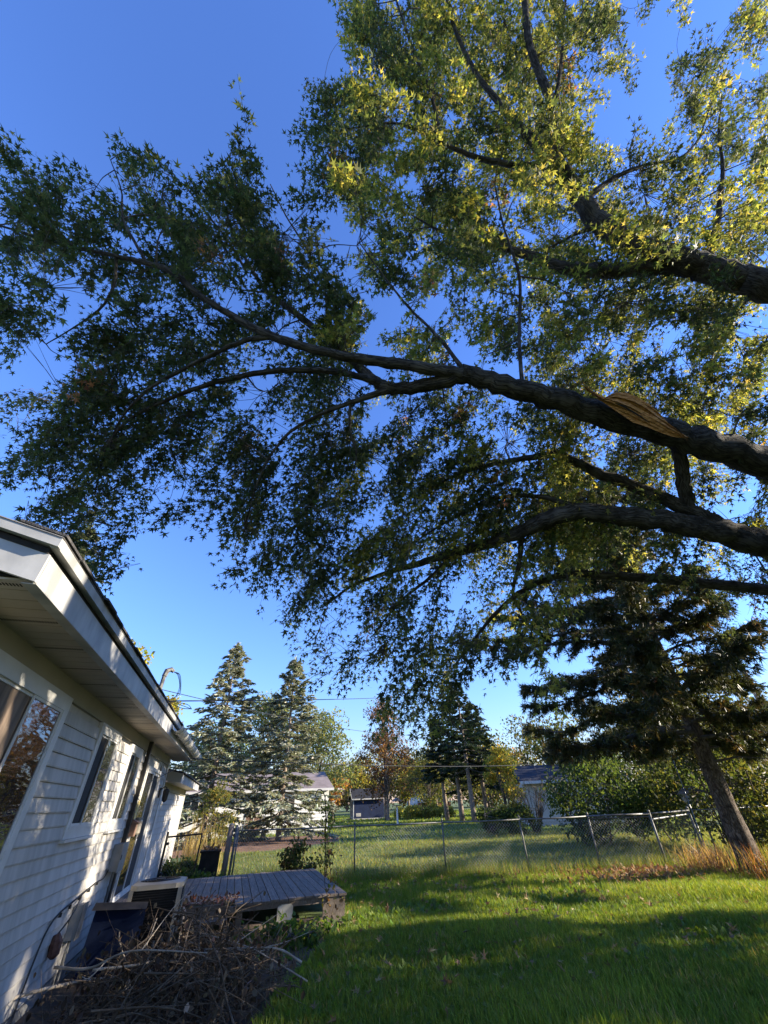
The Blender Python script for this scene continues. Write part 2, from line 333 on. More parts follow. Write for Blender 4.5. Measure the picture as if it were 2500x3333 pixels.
# eaves: soffit panels, fascia, rake, roof
RY0, RY1 = 2.42, 13.3
for k in range(37):
    a = RY0+.03+k*.2935; b = min(a+.2865, RY1-.01)
    if a > RY1-.05: break
    p = MB().box(WX-.02, FX+.002, a, b, SZ, SZ+.012).build('soffit_panel', 'soffit', house)
    MB().box(WX-.02, FX-.004, a+.137, a+.1405, SZ-.0025, SZ).build('rib', 'soffit', p)
    if k % 2 == 0 and k < 20:
        q = MB()
        for j in range(24):
            x = WX+.03+j*.0165; q.box(x, x+.007, a+.05, a+.085, SZ-.0015, SZ+.001)
        q.build('vent_slots', 'dark_void', p)['kind'] = 'stuff'
MB().box(WX-.04, FX-.002, RY0+.02, RY1-.02, SZ+.013, SZ+.05).build('soffit_backing', 'dark_void', house)
seam = [RY0, 5.4, 8.35, 10.9, RY1]
for a, b in zip(seam, seam[1:]):
    m = MB(); m.box(FX, FX+.022, a+.003, b-.003, SZ-.022, SZ+.15); m.box(FX-.05, FX+.0215, a+.003, b-.003, SZ-.026, SZ-.0225); m.build('fascia_board', 'fascia', house)
MB().box(FX-.06, FX+.012, RY0+.02, RY1-.02, SZ+.151, SZ+.185).build('eave_shadow_gap', 'dark_void', house)
for a, b in zip([RY0-.05, 4.6, 7.2, 9.5], [4.597, 7.197, 9.497, RY1+.02]):
    m = MB(); m.prism([(FX+.015, a, SZ+.186), (FX+.062, a, SZ+.178), (FX+.068, a, SZ+.235), (FX-.2, a, SZ+.30), (FX-.2, a, SZ+.28), (FX+.02, a, SZ+.23)], (0, b-a, 0)); m.build('drip_edge', 'fascia', house)
PT = .27
def rz(x, base): return base+(FX+.068-x)*PT
XR = -5.4
# gable rake boards (the end facing the viewer's side)
zb = SZ-.022
MB().prism([(FX+.022, RY0-.024, zb), (FX+.022, RY0-.024, zb+.172), (XR, RY0-.024, zb+.172+(FX-XR)*PT), (XR, RY0-.024, zb+(FX-XR)*PT)], (0, .022, 0)).build('rake_board', 'fascia', house)
MB().prism([(FX+.066, RY0-.075, SZ+.18), (FX+.066, RY0-.075, SZ+.245), (XR, RY0-.075, SZ+.245+(FX-XR)*PT), (XR, RY0-.075, SZ+.18+(FX-XR)*PT)], (0, .045, 0)).build('rake_trim', 'fascia', house)
MB().prism([(FX+.012, RY0-.03, SZ+.151), (FX+.012, RY0-.03, SZ+.185), (XR, RY0-.03, SZ+.185+(FX-XR)*PT), (XR, RY0-.03, SZ+.151+(FX-XR)*PT)], (0, .028, 0)).build('rake_gap', 'dark_void', house)
MB().prism([(WX-.02, RY0, SZ), (XR, RY0, SZ+(WX-XR)*PT), (XR, RY0, SZ+.012+(WX-XR)*PT), (WX-.02, RY0, SZ+.012)], (0, WY0-RY0+.02, 0)).build('rake_soffit', 'soffit', house)
MB().prism([(-9, WY0+.0, SZ), (WX-.03, WY0, SZ), (XR, WY0, SZ+.1+(WX-XR)*PT), (-9, WY0, SZ+.2)], (0, .05, 0)).build('gable_wall', 'siding', house)
roof = MB().prism([(FX+.07, RY0-.07, SZ+.247), (XR, RY0-.08, SZ+.247+(FX-XR)*PT), (-9.5, RY0-.08, SZ+.247), (-9.5, RY0-.08, SZ+.22), (XR, RY0-.08, SZ+.228+(FX-XR)*PT), (FX+.07, RY0-.08, SZ+.236)], (0, RY1-RY0+.12, 0)).build('roof', 'shingle', house)
sv = []
for c in range(2):
    for k in range(37):
        a = RY0-.075+k*.2975+(.15 if c else 0); b = a+.285
        if b > RY1+.04: break
        x0 = FX+.085-c*.14+RNG.normal()*.006; zz = SZ+.249+(FX+.07-x0)*PT+.006+c*.004
        dz = abs(RNG.normal())*.006
        MB().prism([(x0, a, zz-.004+dz*0), (x0, a, zz+.012), (x0-.26, a, zz+.012+.26*PT), (x0-.26, a, zz+.26*PT-.004)], (0, b-a, 0)).build('shingle', 'shingle', roof)
# half-round gutter at the far half of the eave
gut = []
ga, gb = 8.3, RY1+.02; nA = 9; P0 = []; P1 = []
prof = [(.086*math.cos(t), .092*math.sin(t)) for t in np.linspace(math.pi, 2*math.pi, nA)]
prof += [(.079*math.cos(t), .085*math.sin(t)) for t in np.linspace(2*math.pi, math.pi, nA)]
gutter = MB().prism([(FX+.022+.09+p, ga, SZ+.13+q) for p, q in prof], (0, gb-ga, -.012)).build('gutter', 'gutter', house)
for k, y in enumerate(np.linspace(ga+.25, gb-.1, 9)):
    m = MB(); m.tube([(FX+.022+.09+.095*math.cos(t), y, SZ+.128+.101*math.sin(t)) for t in np.linspace(math.pi, 2*math.pi, 9)], .013, 5); m.build('strap', 'gutter', gutter)
MB().box(FX+.023, FX+.205, gb-.004, gb+.012, SZ+.03, SZ+.14).build('end_cap', 'trim', gutter)
# lower roof of the far extension
m = MB(); m.box(WX-.03, -1.36, WY1+.12, 18.4, 2.17, 2.185); m.build('soffit_panel', 'soffit', house)
MB().box(-1.36, -1.335, WY1+.1, 18.42, 2.15, 2.33).build('fascia_board', 'fascia', house)
MB().prism([(-1.28, WY1+.1, 2.335), (-1.28, WY1+.1, 2.36), (-6, WY1+.1, 3.4), (-6, WY1+.1, 3.3)], (0, 6.2, 0)).build('roof', 'shingle', house)
MB().prism([(-1.36, WY1+.075, 2.16), (-1.31, WY1+.075, 2.33), (WX-.02, WY1+.075, 2.42), (WX-.02, WY1+.075, 2.2)], (0, .02, 0)).build('eave_return', 'frieze', house)
# downspout, lantern, meter box, conduit
ds = MB().box(WX+.016, WX+.075, 9.22, 9.32, .5, SZ-.01).build('downspout', 'dark_metal', house)
for z in (.9, 1.6, 2.3): MB().box(WX+.014, WX+.08, 9.19, 9.35, z, z+.03).build('bracket', 'dark_metal', ds)
ln = MB().box(WX+.03, WX+.05, 11.78, 11.9, 1.86, 2.04).build('wall_lantern', 'dark_metal', house)
MB().tube([(WX+.04, 11.84, 2.0), (WX+.12, 11.84, 2.06), (WX+.17, 11.84, 2.03)], .012, 6).build('arm', 'dark_metal', ln)
MB().tube([(WX+.17, 11.84, 2.02), (WX+.17, 11.84, 1.98), (WX+.17, 11.84, 1.80), (WX+.17, 11.84, 1.77)], [.03, .075, .055, .02], 6).build('glass_shade', 'dark_metal', ln)
mb = MB().box(WX+.016, WX+.14, 8.78, 9.17, .90, 1.22).build('meter_box', 'grey_box', house)
MB().box(WX+.14, WX+.15, 8.76, 9.19, .885, 1.235).build('door', 'grey_box', mb); MB().box(WX+.15, WX+.158, 8.80, 8.83, 1.03, 1.09).build('latch', 'dark_metal', mb)
MB().tube([(WX+.07, 9.0, .9), (WX+.07, 9.0, .15)], .018, 6).build('conduit', 'galvanised_dull', mb)
cab = [(WX+.03, 8.8, .93), (WX+.05, 8.5, .86), (WX+.028, 8.2, .845), (WX+.035, 7.6, .80), (WX+.028, 6.9, .74), (WX+.035, 6.62, .66), (WX+.03, 6.55, .50), (WX+.028, 6.5, .25), (WX+.04, 6.42, .02)]
MB().tube(spline(cab, 5), .009, 5).build('cable', 'wire', house)
for i, y in enumerate((8.3, 7.95, 7.6, 7.25, 6.95)): MB().box(WX+.012, WX+.042, y-.012, y+.012, .86-(8.3-y)*.085-.045, .86-(8.3-y)*.085-.01).build('cable_clip', 'dark_metal', house)
fa = MB(); fa.tube([(WX+.0, 7.02, .52), (WX+.07, 7.02, .52)], .02, 6); fau = fa.build('faucet', 'rust_bulb', house)
MB().tube([(WX+.04, 7.02, .56), (WX+.06, 7.02, .5), (WX+.07, 7.02, .40), (WX+.07, 7.02, .37)], [.03, .06, .055, .02], 8).build('rusted_bell', 'rust_bulb', fau)
MB().tube(spline([(WX+.05, 7.02, .56), (WX+.10, 7.1, .66), (WX+.08, 7.35, .74), (WX+.04, 7.6, .78)], 5), .008, 5).build('tubing', 'wire', fau)
# service mast through the roof
ms = MB().tube([(-1.62, 8.35, 2.95), (-1.60, 8.36, 3.62)], .035, 8).build('service_mast', 'galvanised_dull', house)
MB().tube([(-1.60, 8.36, 3.60), (-1.58, 8.37, 3.70), (-1.52, 8.40, 3.735), (-1.47, 8.42, 3.70)], [.045, .05, .045, .03], 8).build('weatherhead', 'galvanised_dull', ms)
MB().tube([(-1.60, 8.36, 3.2), (-1.50, 8.45, 3.2)], .022, 6).build('insulator', 'brown_paint', ms)
# hanging ornaments beside the door
m = MB(); t = np.linspace(0, 2*math.pi, 13)[:-1]
yo = thing('wall_ornament', (WX+.1, 9.5, 1.6), 'yellow oval ornament hanging on the siding left of patio door', 'ornament')
m.prism([(WX+.05, 9.52+.10*math.cos(a)+.03*math.sin(a), 1.63+.15*math.sin(a)) for a in t], (.02, 0, 0)); m.build('oval_plate', 'yellow_paint', yo); MB().tube([(WX+.06, 9.53, 1.77), (WX+.015, 9.54, 1.83)], .006, 5).build('hook', 'dark_metal', yo)
bo = thing('bird_feeder', (WX+.1, 9.52, 1.3), 'brown box feeder below the yellow ornament on the wall', 'feeder')
MB().box(WX+.02, WX+.13, 9.44, 9.60, 1.28, 1.46).build('box', 'brown_paint', bo); MB().prism([(WX+.016, 9.42, 1.46), (WX+.17, 9.42, 1.46), (WX+.016, 9.42, 1.54)], (0, .20, 0)).build('roof', 'brown_paint', bo)
cu = thing('hanging_jar', (WX+.18, 9.62, 1.35), 'pale jar hanging at the patio door frame beside brown feeder', 'jar')
MB().tube([(WX+.12, 9.68, 1.30), (WX+.12, 9.68, 1.32), (WX+.12, 9.68, 1.48), (WX+.12, 9.68, 1.5)], [.05, .065, .065, .055], 10).build('jar', 'ac_cream', cu); MB().tube([(WX+.12, 9.68, 1.5), (WX+.12, 9.68, 1.53)], .06, 10).build('lid', 'grey_box', cu)

# ================================================================== DECK, AIR CONDITIONER AND THINGS ROUND IT
DX1, DY0, DY1, DZ = 2.0, 8.72, 12.2, .42
deck = thing('deck', (.2, 10.4, 0), 'low weathered grey plank deck against the house', 'deck')
pw = .1365
for k in range(27):
    a = WX+.03+k*pw; b = a+pw-.009
    if b > DX1+.02: break
    y0 = DY0 if a > .16 else DY0+.42
    m = MB(); e = RNG.normal()*.012; zt = DZ+RNG.normal()*.0022
    m.prism([(a, y0+e, zt-.028), (a, y0+e, zt-.004), (a+.004, y0+e, zt), (b-.004, y0+e, zt), (b, y0+e, zt-.004), (b, y0+e, zt-.028)], (0, DY1-y0+RNG.normal()*.008, 0)); m.build('deck_plank', 'deck_wood', deck)
MB().box(.15, DX1-.01, DY0+.04, DY0+.08, DZ-.10, DZ-.030).build('rim_joist', 'deck_wood', deck)
MB().box(DX1-.045, DX1-.005, DY0+.081, DY1-.03, DZ-.20, DZ-.030).build('rim_joist', 'deck_wood', deck)
MB().box(WX+.05, DX1-.05, DY1-.08, DY1-.04, DZ-.18, DZ-.030).build('rim_joist', 'deck_wood', deck)
for x in (-1.2, -.5, .3, 1.0, 1.5): MB().box(x, x+.04, DY0+.5, DY1-.09, DZ-.17, DZ-.030).build('joist', 'raw_wood', deck)
MB().box(.35, 1.62, DY0-.01, DY0+.03, .06, .16).build('beam', 'raw_wood', deck)
MB().box(.35, 1.62, DY0+.031, DY0+.16, .125, .16).build('ledge', 'raw_wood', deck)
MB().box(1.62, DX1-.02, DY0+.02, DY0+.06, .10, DZ-.03).build('skirt_board', 'deck_wood', deck)
for x, y in ((DX1-.1, DY0+.1), (.33, DY0+.09), (DX1-.1, DY1-.18), (.6, DY0+1.5), (-1.3, DY0+1.0)): MB().box(x-.045, x+.045, y, y+.09, -.05, DZ-.035).build('post', 'raw_wood', deck)
MB().box(-1.0, .15, DY0+.32, DY0+.36, .18, DZ-.03).build('rim_joist', 'raw_wood', deck)
MB().box(-.30, .16, DY0-.02, DY0+.30, .22, .26).build('step_tread', 'raw_wood', deck); MB().box(-.30, -.26, DY0, DY0+.28, -.02, .22).build('step_side', 'raw_wood', deck); MB().box(.12, .16, DY0, DY0+.28, -.02, .22).build('step_side', 'raw_wood', deck)
jx, jy = 1.02, DY0+.07
jug = thing('white_jug', (jx, jy, .16), 'grimy white plastic jug standing on the ledge below the deck planks', 'jug')
MB().prism([(jx-.12, jy-.055, .162), (jx+.12, jy-.055, .162), (jx+.12, jy-.055, .33), (jx+.09, jy-.055, .355), (jx-.06, jy-.055, .36), (jx-.12, jy-.055, .335)], (0, .12, 0)).build('body', 'white_plastic', jug)
MB().tube([(jx-.075, jy, .355), (jx-.075, jy, .40)], .024, 8).build('cap', 'dark_metal', jug); MB().tube([(jx+.08, jy, .35), (jx+.07, jy, .385), (jx-.02, jy, .385), (jx-.03, jy, .355)], .011, 6).build('handle', 'white_plastic', jug)
# AC unit
ax0, ax1, ay0, ay1, az = -1.18, -.52, 7.95, 8.62, .80
ac = thing('air_conditioner', (-.85, 8.28, 0), 'cream air conditioner unit with round top grille beside the wall', 'air conditioner')
MB().box(ax0+.03, ax1-.03, ay0+.03, ay1-.03, .03, az-.05).build('coil', 'dark_void', ac)
for (x, y) in ((ax0, ay0), (ax1-.05, ay0), (ax0, ay1-.05), (ax1-.05, ay1-.05)): MB().box(x, x+.05, y, y+.05, .02, az-.051).build('corner_post', 'ac_cream', ac)
for k in range(26):
    z = .07+k*.026; m = MB(); m.box(ax0+.05, ax1-.05, ay0+.012, ay0+.03, z, z+.006); m.box(ax1-.03, ax1-.012, ay0+.05, ay1-.05, z, z+.006); m.build('louvre', 'black_plastic', ac)
MB().box(ax0-.01, ax1+.01, ay0-.01, ay1+.01, -.02, .03).build('base_pan', 'ac_cream', ac)
cx, cy = (ax0+ax1)/2, (ay0+ay1)/2; t = np.linspace(0, 2*math.pi, 41)[:-1]
sq = []
for a in t:
    c, s = math.cos(a), math.sin(a); k = 1/max(abs(c), abs(s)); k = min(k, 1.25); sq.append((cx+c*k*.335, cy+s*k*.34))
V = [(x, y, az-.05) for x, y in sq]+[(x, y, az) for x, y in sq]+[(cx+.27*math.cos(a), cy+.27*math.sin(a), az+.02) for a in t]+[(cx+.25*math.cos(a), cy+.25*math.sin(a), az-.02) for a in t]
nq = 40; Fq = [(r*nq+i, r*nq+(i+1) % nq, (r+1)*nq+(i+1) % nq, (r+1)*nq+i) for r in range(3) for i in range(nq)]
MB().add(V, Fq).build('top_cover', 'ac_cream', ac, smooth=False)
m = MB()
for rr in (.06, .10, .14, .18, .22, .25): m.tube([(cx+rr*math.cos(a), cy+rr*math.sin(a), az+.018) for a in np.linspace(0, 2*math.pi, 25)], .003, 4, False)
g = m.build('fan_grille', 'dark_metal', ac)
for k in range(6): a = k*math.pi/3; MB().tube([(cx, cy, az+.013), (cx+.26*math.cos(a), cy+.26*math.sin(a), az+.013)], .005, 4).build('grille_spoke', 'dark_metal', g)
MB().tube([(cx, cy, az+.0), (cx, cy, az+.03)], .06, 12).build('fan_hub', 'dark_metal', ac)
bp = thing('blue_panel', (-1.2, 7.7, 0), 'dark blue sheet panel leaning in front of the air conditioner', 'panel')
MB().prism([(-1.52, 7.82, .02), (-.93, 7.84, .0), (-.90, 7.86, .62), (-1.50, 7.86, .66)], (0, .012, .002)).build('sheet', 'blue_panel', bp)
MB().prism([(-1.525, 7.73, .63), (-.90, 7.79, .59), (-.90, 7.86, .645), (-1.52, 7.83, .685)], (0, .02, .002)).build('edge_strip', 'dark_metal', bp)
eb = thing('electrical_disconnect', (-1.66, 7.55, 0), 'small grey switch box on the wall beside the blue panel', 'switch box')
MB().box(WX+.016, WX+.12, 7.50, 7.68, .42, .72).build('box', 'grey_box', eb); MB().box(WX+.12, WX+.127, 7.49, 7.69, .41, .73).build('cover', 'galvanised_dull', eb); MB().tube([(WX+.06, 7.6, .42), (WX+.05, 7.6, .0)], .016, 6).build('conduit', 'galvanised_dull', eb)
# black bin beside the gate post
bn = thing('trash_bin', (-.55, 15.0, 0), 'black bin standing in the open gateway by the wooden gate post', 'bin')
x, y = -.42, 14.9
MB().prism([(x-.24, y-.24, 0), (x+.24, y-.24, 0), (x+.24, y+.24, 0), (x-.24, y+.24, 0)], (0, 0, .68)).build('body', 'black_plastic', bn)
MB().prism([(x-.27, y-.27, .681), (x+.27, y-.27, .681), (x+.27, y+.27, .681), (x-.27, y+.27, .681)], (0, 0, .03)).build('rim', 'black_plastic', bn)
m = MB()
V, Fa, C = scatter(OVAL, OVAL_F, np.c_[RNG.uniform(x-.22, x+.22, 60), RNG.uniform(y-.22, y+.22, 60), RNG.uniform(.72, .78, 60)], frames(RNG.normal(0, 1, (60, 3)), RNG.normal(0, .4, (60, 3))+[0, 0, 1]), .1, tints(60, [(.25, .12, .05), (.35, .22, .1)]))
link(fast(V, Fa, tint=C), 'dry_leaves', 'dry_leaf', bn)['kind'] = 'stuff'

# ================================================================== CHAIN-LINK FENCE, GATE, HOOK, WIRES
FP = [gz(*p, 1.1) for p in ((775, 2704), (1155, 2688), (1437, 2677), (1692, 2667), (1910, 2657), (2112, 2649), (2240, 2638))]
FP = [np.array([p[0], p[1], 0]) for p in FP]; FP[0][:2] = (.22, 14.6)
fence = thing('chain_link_fence', FP[2], 'chain-link fence with thin steel posts across the back of the lawn', 'fence')
lean = [(0, 0), (0, .0), (.02, 0), (-.01, .02), (.05, .02), (.02, 0), (0, 0)]
for i, p in enumerate(FP):
    big = i in (5, 6); r = .029 if big else .021; lx, ly = lean[i]
    po = MB().tube([(p[0], p[1], -.1), (p[0]+lx*.5, p[1]+ly*.5, .6), (p[0]+lx, p[1]+ly, 1.14)], r, 8).build('post', 'galvanised_dull', fence, smooth=True)
    MB().tube([(p[0]+lx, p[1]+ly, 1.13), (p[0]+lx, p[1]+ly, 1.17), (p[0]+lx, p[1]+ly, 1.19)], [r*1.2, r*1.05, .006], 8).build('cap', 'galvanised_dull', po, smooth=True)
def meshwork(A, B, z0, z1, step=.075, r=.0017):
    m = MB(); L = np.linalg.norm(B-A); u = (B-A)/L; h = z1-z0; k = -h
    while k < L:
        for s in (1, -1):
            a, b = (k, k+h); za, zb_ = (z0, z1) if s > 0 else (z1, z0)
            t0 = max(0, -a/h); t1 = min(1, (L-a)/h)
            if t1-t0 > .02: m.tube([(*(A+u*(a+h*t0))[:2], za+(zb_-za)*t0), (*(A+u*(a+h*t1))[:2], za+(zb_-za)*t1)], r, 3, False)
        k += step
    return m
for i in range(6):
    A, B = FP[i], FP[i+1]
    o = meshwork(A, B, .04, 1.06, .075, .0023).build('chain_mesh', 'mesh_wire', fence); o['kind'] = 'stuff'
    sag = .0 if i >= 4 else .012
    MB().tube([(*A[:2], 1.1), (*(A+B)[:2]/2, 1.1-sag), (*B[:2], 1.1)], .017 if i < 4 else .022, 7).build('top_rail', 'galvanised' if i >= 3 else 'galvanised_dull', fence, smooth=True)
MB().tube([(*FP[4][:2], 1.05), (*FP[5][:2], 1.04)], .014, 6).build('tension_wire', 'galvanised', fence)
MB().tube([(*FP[5][:2], .98), (*FP[6][:2], 1.02)], .02, 6).build('brace_rail', 'galvanised', fence)
# continuing run far right, seen past the pine trunk
f2 = thing('side_fence', gz(2400, 2632, 1.1)*[1, 1, 0], 'far chain-link run seen right of the pine trunk', 'fence')
Q = [FP[6]+np.array([.35, .15, 0])]+[np.array([*gz(x, y, 1.1)[:2], 0]) for x, y in ((2380, 2632), (2520, 2622), (2700, 2612))]
for a, b in zip(Q, Q[1:]):
    MB().tube([(*a[:2], 1.1), (*b[:2], 1.1)], .016, 6).build('top_rail', 'galvanised', f2); MB().tube([(*b[:2], -.1), (*b[:2], 1.13)], .024, 6).build('post', 'galvanised_dull', f2)
    o = meshwork(a, b, .04, 1.06, .1).build('chain_mesh', 'galvanised_dull', f2); o['kind'] = 'stuff'
# wooden gate posts and the small gate at the house
for x, y, h, r, lab in ((.02, 14.7, 1.24, .075, 'thick weathered wooden gate post at the left fence end'), (.17, 14.66, 1.2, .035, 'grey steel gate post paired with the wooden one')):
    g = thing('gate_post', (x, y, 0), lab, 'post')
    MB().tube([(x-.03, y, -.1), (x-.02, y, .5), (x, y, h)], [r*1.08, r, r], 10, rough=.03 if r > .05 else 0).build('shaft', 'pole_wood' if r > .05 else 'galvanised_dull', g, smooth=True)
    MB().tube([(x, y, h), (x, y, h+.03)], [r*1.05, r*.4], 10).build('cap', 'galvanised_dull', g)
gate = thing('gate', (-1.1, 14.6, 0), 'narrow dark pipe-frame gate hinged by the house wall', 'gate')
ga_, gb_ = np.array([-1.6, 14.7, 0]), np.array([-.72, 14.55, 0])
MB().tube([(*ga_[:2], .0), (*ga_[:2], 1.16)], .03, 8).build('hinge_post', 'dark_metal', gate); MB().tube([(*ga_[:2], 1.05), (*gb_[:2], 1.08)], .02, 7).build('top_rail', 'dark_metal', gate)
MB().tube([(*gb_[:2], 1.09), (gb_[0]-.03, gb_[1], .08)], .022, 7).build('latch_stile', 'dark_metal', gate); MB().tube([(*ga_[:2], .1), (gb_[0]-.03, gb_[1], .1)], .018, 7).build('bottom_rail', 'dark_metal', gate)
meshwork(ga_, gb_, .12, 1.05, .075, .0016).build('chain_mesh', 'galvanised_dull', gate)['kind'] = 'stuff'
for z in (.3, .9): MB().tube([(-1.6, 14.7, z), (-1.52, 14.68, z+.02)], .034, 6).build('hinge', 'dark_metal', gate)
# shepherd hook with climbing vine, at the fence behind the deck
hx, hy = gz(1058, 2845)[:2]; hx, hy = hx*.82, hy*.82
hook = thing('shepherd_hook', (hx, hy, 0), 'tall black double shepherd hook standing behind the deck', 'garden hook')
MB().tube(spline([(hx, hy, -.1), (hx-.02, hy, .8), (hx-.06, hy, 1.6), (hx-.14, hy, 1.86), (hx-.26, hy, 1.92), (hx-.33, hy, 1.82), (hx-.31, hy, 1.72)], 6), .012, 6).build('tall_hook', 'dark_metal', hook)
MB().tube(spline([(hx-.03, hy, .95), (hx-.02, hy, 1.3), (hx+.06, hy, 1.44), (hx+.17, hy, 1.40), (hx+.19, hy, 1.28), (hx+.14, hy, 1.2)], 6), .012, 6).build('short_hook', 'dark_metal', hook)
def vine(name, pts, n, spread, cols, label, cat, leaf=.07, stems=3):
    P = spline(pts, 8); t = thing(name, P[0], label, cat); m = MB()
    for s in range(stems): m.tube(P+np.cumsum(RNG.normal(0, .012, P.shape), axis=0), .005, 4)
    m.build('stem', 'dry_stick_dark', t)
    i = RNG.integers(0, len(P), n); pos = P[i]+RNG.normal(0, spread, (n, 3))
    V, Fa, C = scatter(OVAL, OVAL_F, pos, frames(RNG.normal(0, 1, (n, 3))+[0, 0, -.6], RNG.normal(0, .6, (n, 3))+[0, 0, 1]), RNG.uniform(.6, 1.3, n)*leaf, tints(n, cols))
    link(fast(V, Fa, tint=C), 'foliage', 'leaf', t)['kind'] = 'stuff'; return t
vine('climbing_vine', [(hx+.03, hy+.02, 0), (hx+.0, hy, .5), (hx-.04, hy, 1.0), (hx+.04, hy, 1.35), (hx-.06, hy, 1.6)], 420, .075, [(.16, .19, .04), (.09, .14, .03), (.24, .2, .06)], 'leafy vine climbing the black shepherd hook', 'vine')
# overhead wires
def wire(name, a, b, sag, r, label, n=20):
    t = np.linspace(0, 1, n)[:, None]; P = np.asarray(a)*(1-t)+np.asarray(b)*t; P[:, 2] -= sag*4*(t*(1-t))[:, 0]
    return tag(MB().tube(P, r, 5).build(name, 'wire'), label, 'wire')
wire('power_line', (-1.50, 8.45, 3.2), atd(1500, 2245, 45), .25, .011, 'twisted power line running from the roof mast past both spruce tops')
m = MB()
for k in range(3): m.tube(spline([(-1.47, 8.42, 3.70), (-1.40+.02*k, 8.5, 3.66), (-1.33+.02*k, 8.58, 3.48-.05*k), (-1.36, 8.6, 3.3), (-1.44, 8.5, 3.22), (-1.25+.05*k, 8.75, 3.15+.03*k), (-1.1, 9.2, 3.21)], 5), .006, 4)
tag(m.build('service_drop_loop', 'wire'), 'loose black wire loops hanging from the weatherhead on the roof', 'wire')
wire('phone_line', (-1.20, 12.1, 2.62), atd(1950, 2465, 40), .35, .012, 'low cable running from the gutter across the spruces')
wire('phone_line', (WX+.03, 10.0, 2.05), (-1.20, 12.1, 2.62), .03, .007, 'thin cable rising from the patio door top to the gutter')
wire('power_line', (-3.2, 17, 5.2), atd(1400, 2390, 60), .6, .014, 'thin upper cable crossing behind the two spruces')
pp = thing('utility_pole', (*atd(2430, 2300, 30)[:2], 0), 'bare wooden utility pole rising behind the pine at the right', 'pole')
px_, py_ = atd(2405, 2160, 30)[:2]
MB().tube([(px_, py_, -.2), (px_, py_, 8.2)], [.17, .12], 10).build('shaft', 'pole_wood', pp, smooth=True)
MB().box(px_-.7, px_+.7, py_-.06, py_+.06, 7.7, 7.85).build('crossarm', 'pole_wood', pp)
gw = gz(2245, 2630, 1.15); ge = atd(2180, 2420, 20)
for k in (0, .12): tag(MB().tube([(gw[0]+k, gw[1]+k, .3), (ge[0]+k*.3, ge[1], ge[2]+2.2)], .012, 5).build('guy_wire', 'galvanised'), 'pale steel guy wire slanting up from the fence corner, %s of two' % ('left' if k == 0 else 'right'), 'guy wire')
bx_, by_ = atd(2272, 2620, 19)[:2]; bz_ = atd(2272, 2600, 19)[2]
bh = thing('birdhouse', (bx_, by_, 0), 'tan wooden birdhouse on a post left of the pine trunk', 'birdhouse')
MB().tube([(bx_, by_, -.05), (bx_, by_, bz_-.2)], .03, 6).build('post', 'pole_wood', bh)
MB().prism([(bx_-.22, by_, bz_-.2), (bx_+.22, by_, bz_-.2), (bx_+.25, by_, bz_+.14), (bx_-.25, by_, bz_+.14)], (0, .3, 0)).build('box', 'ac_cream', bh); MB().prism([(bx_-.32, by_-.05, bz_+.142), (bx_+.32, by_-.05, bz_+.142), (bx_, by_-.05, bz_+.30)], (0, .4, 0)).build('roof', 'raw_wood', bh)
MB().tube([(bx_, by_-.012, bz_-.03), (bx_, by_+.01, bz_-.03)], .06, 10).build('entrance_hole', 'dark_void', bh)

# ================================================================== MAPLE
TB = np.array([7.6, .6, 0.0])
maple = thing('maple_tree', TB, 'large spreading maple whose limbs arch over the yard, one limb torn open', 'tree')
LIMBS = []                                                            # (points xyz+radius)
def limb(pts, start=None, name='limb', rough=.02, sides=12, sp=6):
    P = ([list(start)] if start is not None else [])+[[*at(px, py, d), w*.80*d/F/2] for px, py, d, w in pts]      # w: width in the photo
    S = spline(P, sp); S[:, 3] = np.maximum(S[:, 3], .006); n = len(S); S[1:-1, :3] += RNG.normal(0, 1, (n-2, 3))*(S[1:-1, 3:4]*.10)
    LIMBS.append(S); MB().tube(S[:, :3], S[:, 3]*(1+.05*np.sin(np.arange(n)*2.1)), sides, rough=rough).build(name, 'maple_bark', maple, smooth=True)
MB().tube([(7.6, .6, -.3), (7.6, .6, .15), (7.6, .6, .6), (7.6, .6, 2), (7.65, .6, 3.4), (7.75, .5, 5), (7.95, .2, 6.6), (8.3, -.15, 8.0), (8.8, -.6, 9.2)], [.95, .72, .58, .52, .55, .42, .26, .13, .02], 16, rough=.02).build('trunk', 'maple_bark', maple, smooth=True)
LIMBS.append(np.array([[7.6+.12*max(0, z-5), .6-.2*max(0, z-5), z, .4-.035*z] for z in np.linspace(2.5, 9, 16)]))
limb([(2620, 1555, 4.95, 132), (2500, 1510, 4.8, 126), (2300, 1445, 4.65, 118), (2100, 1388, 4.55, 108), (1950, 1345, 4.5, 98), (1800, 1298, 4.45, 88), (1640, 1255, 4.4, 82), (1500, 1212, 4.4, 70)], (7.5, .7, 3.7, .30))
limb([(1540, 1222, 4.42, 60), (1400, 1200, 4.4, 48), (1200, 1170, 4.5, 42), (1050, 1145, 4.5, 36), (880, 1090, 4.6, 34), (760, 1030, 4.7, 27), (650, 960, 4.8, 25), (560, 885, 4.9, 22), (480, 858, 5.0, 22), (370, 832, 5.1, 16), (240, 805, 5.2, 13), (100, 765, 5.3, 10), (-60, 715, 5.4, 7)])
limb([(1520, 1222, 4.42, 62), (1400, 1250, 4.5, 56), (1280, 1265, 4.65, 48), (1215, 1235, 4.85, 42), (1150, 1180, 5.2, 36), (1060, 1100, 5.6, 30), (950, 1010, 6.0, 25), (870, 950, 6.4, 20), (815, 870, 6.8, 15), (760, 760, 7.2, 11), (720, 640, 7.6, 7)])
limb([(1300, 1268, 4.65, 34), (1200, 1235, 4.75, 28), (1100, 1212, 4.8, 26), (980, 1205, 4.8, 24), (850, 1213, 4.8, 22), (700, 1245, 4.85, 20), (560, 1295, 4.9, 16), (430, 1360, 4.9, 13), (350, 1450, 4.9, 9), (310, 1600, 4.9, 6)])
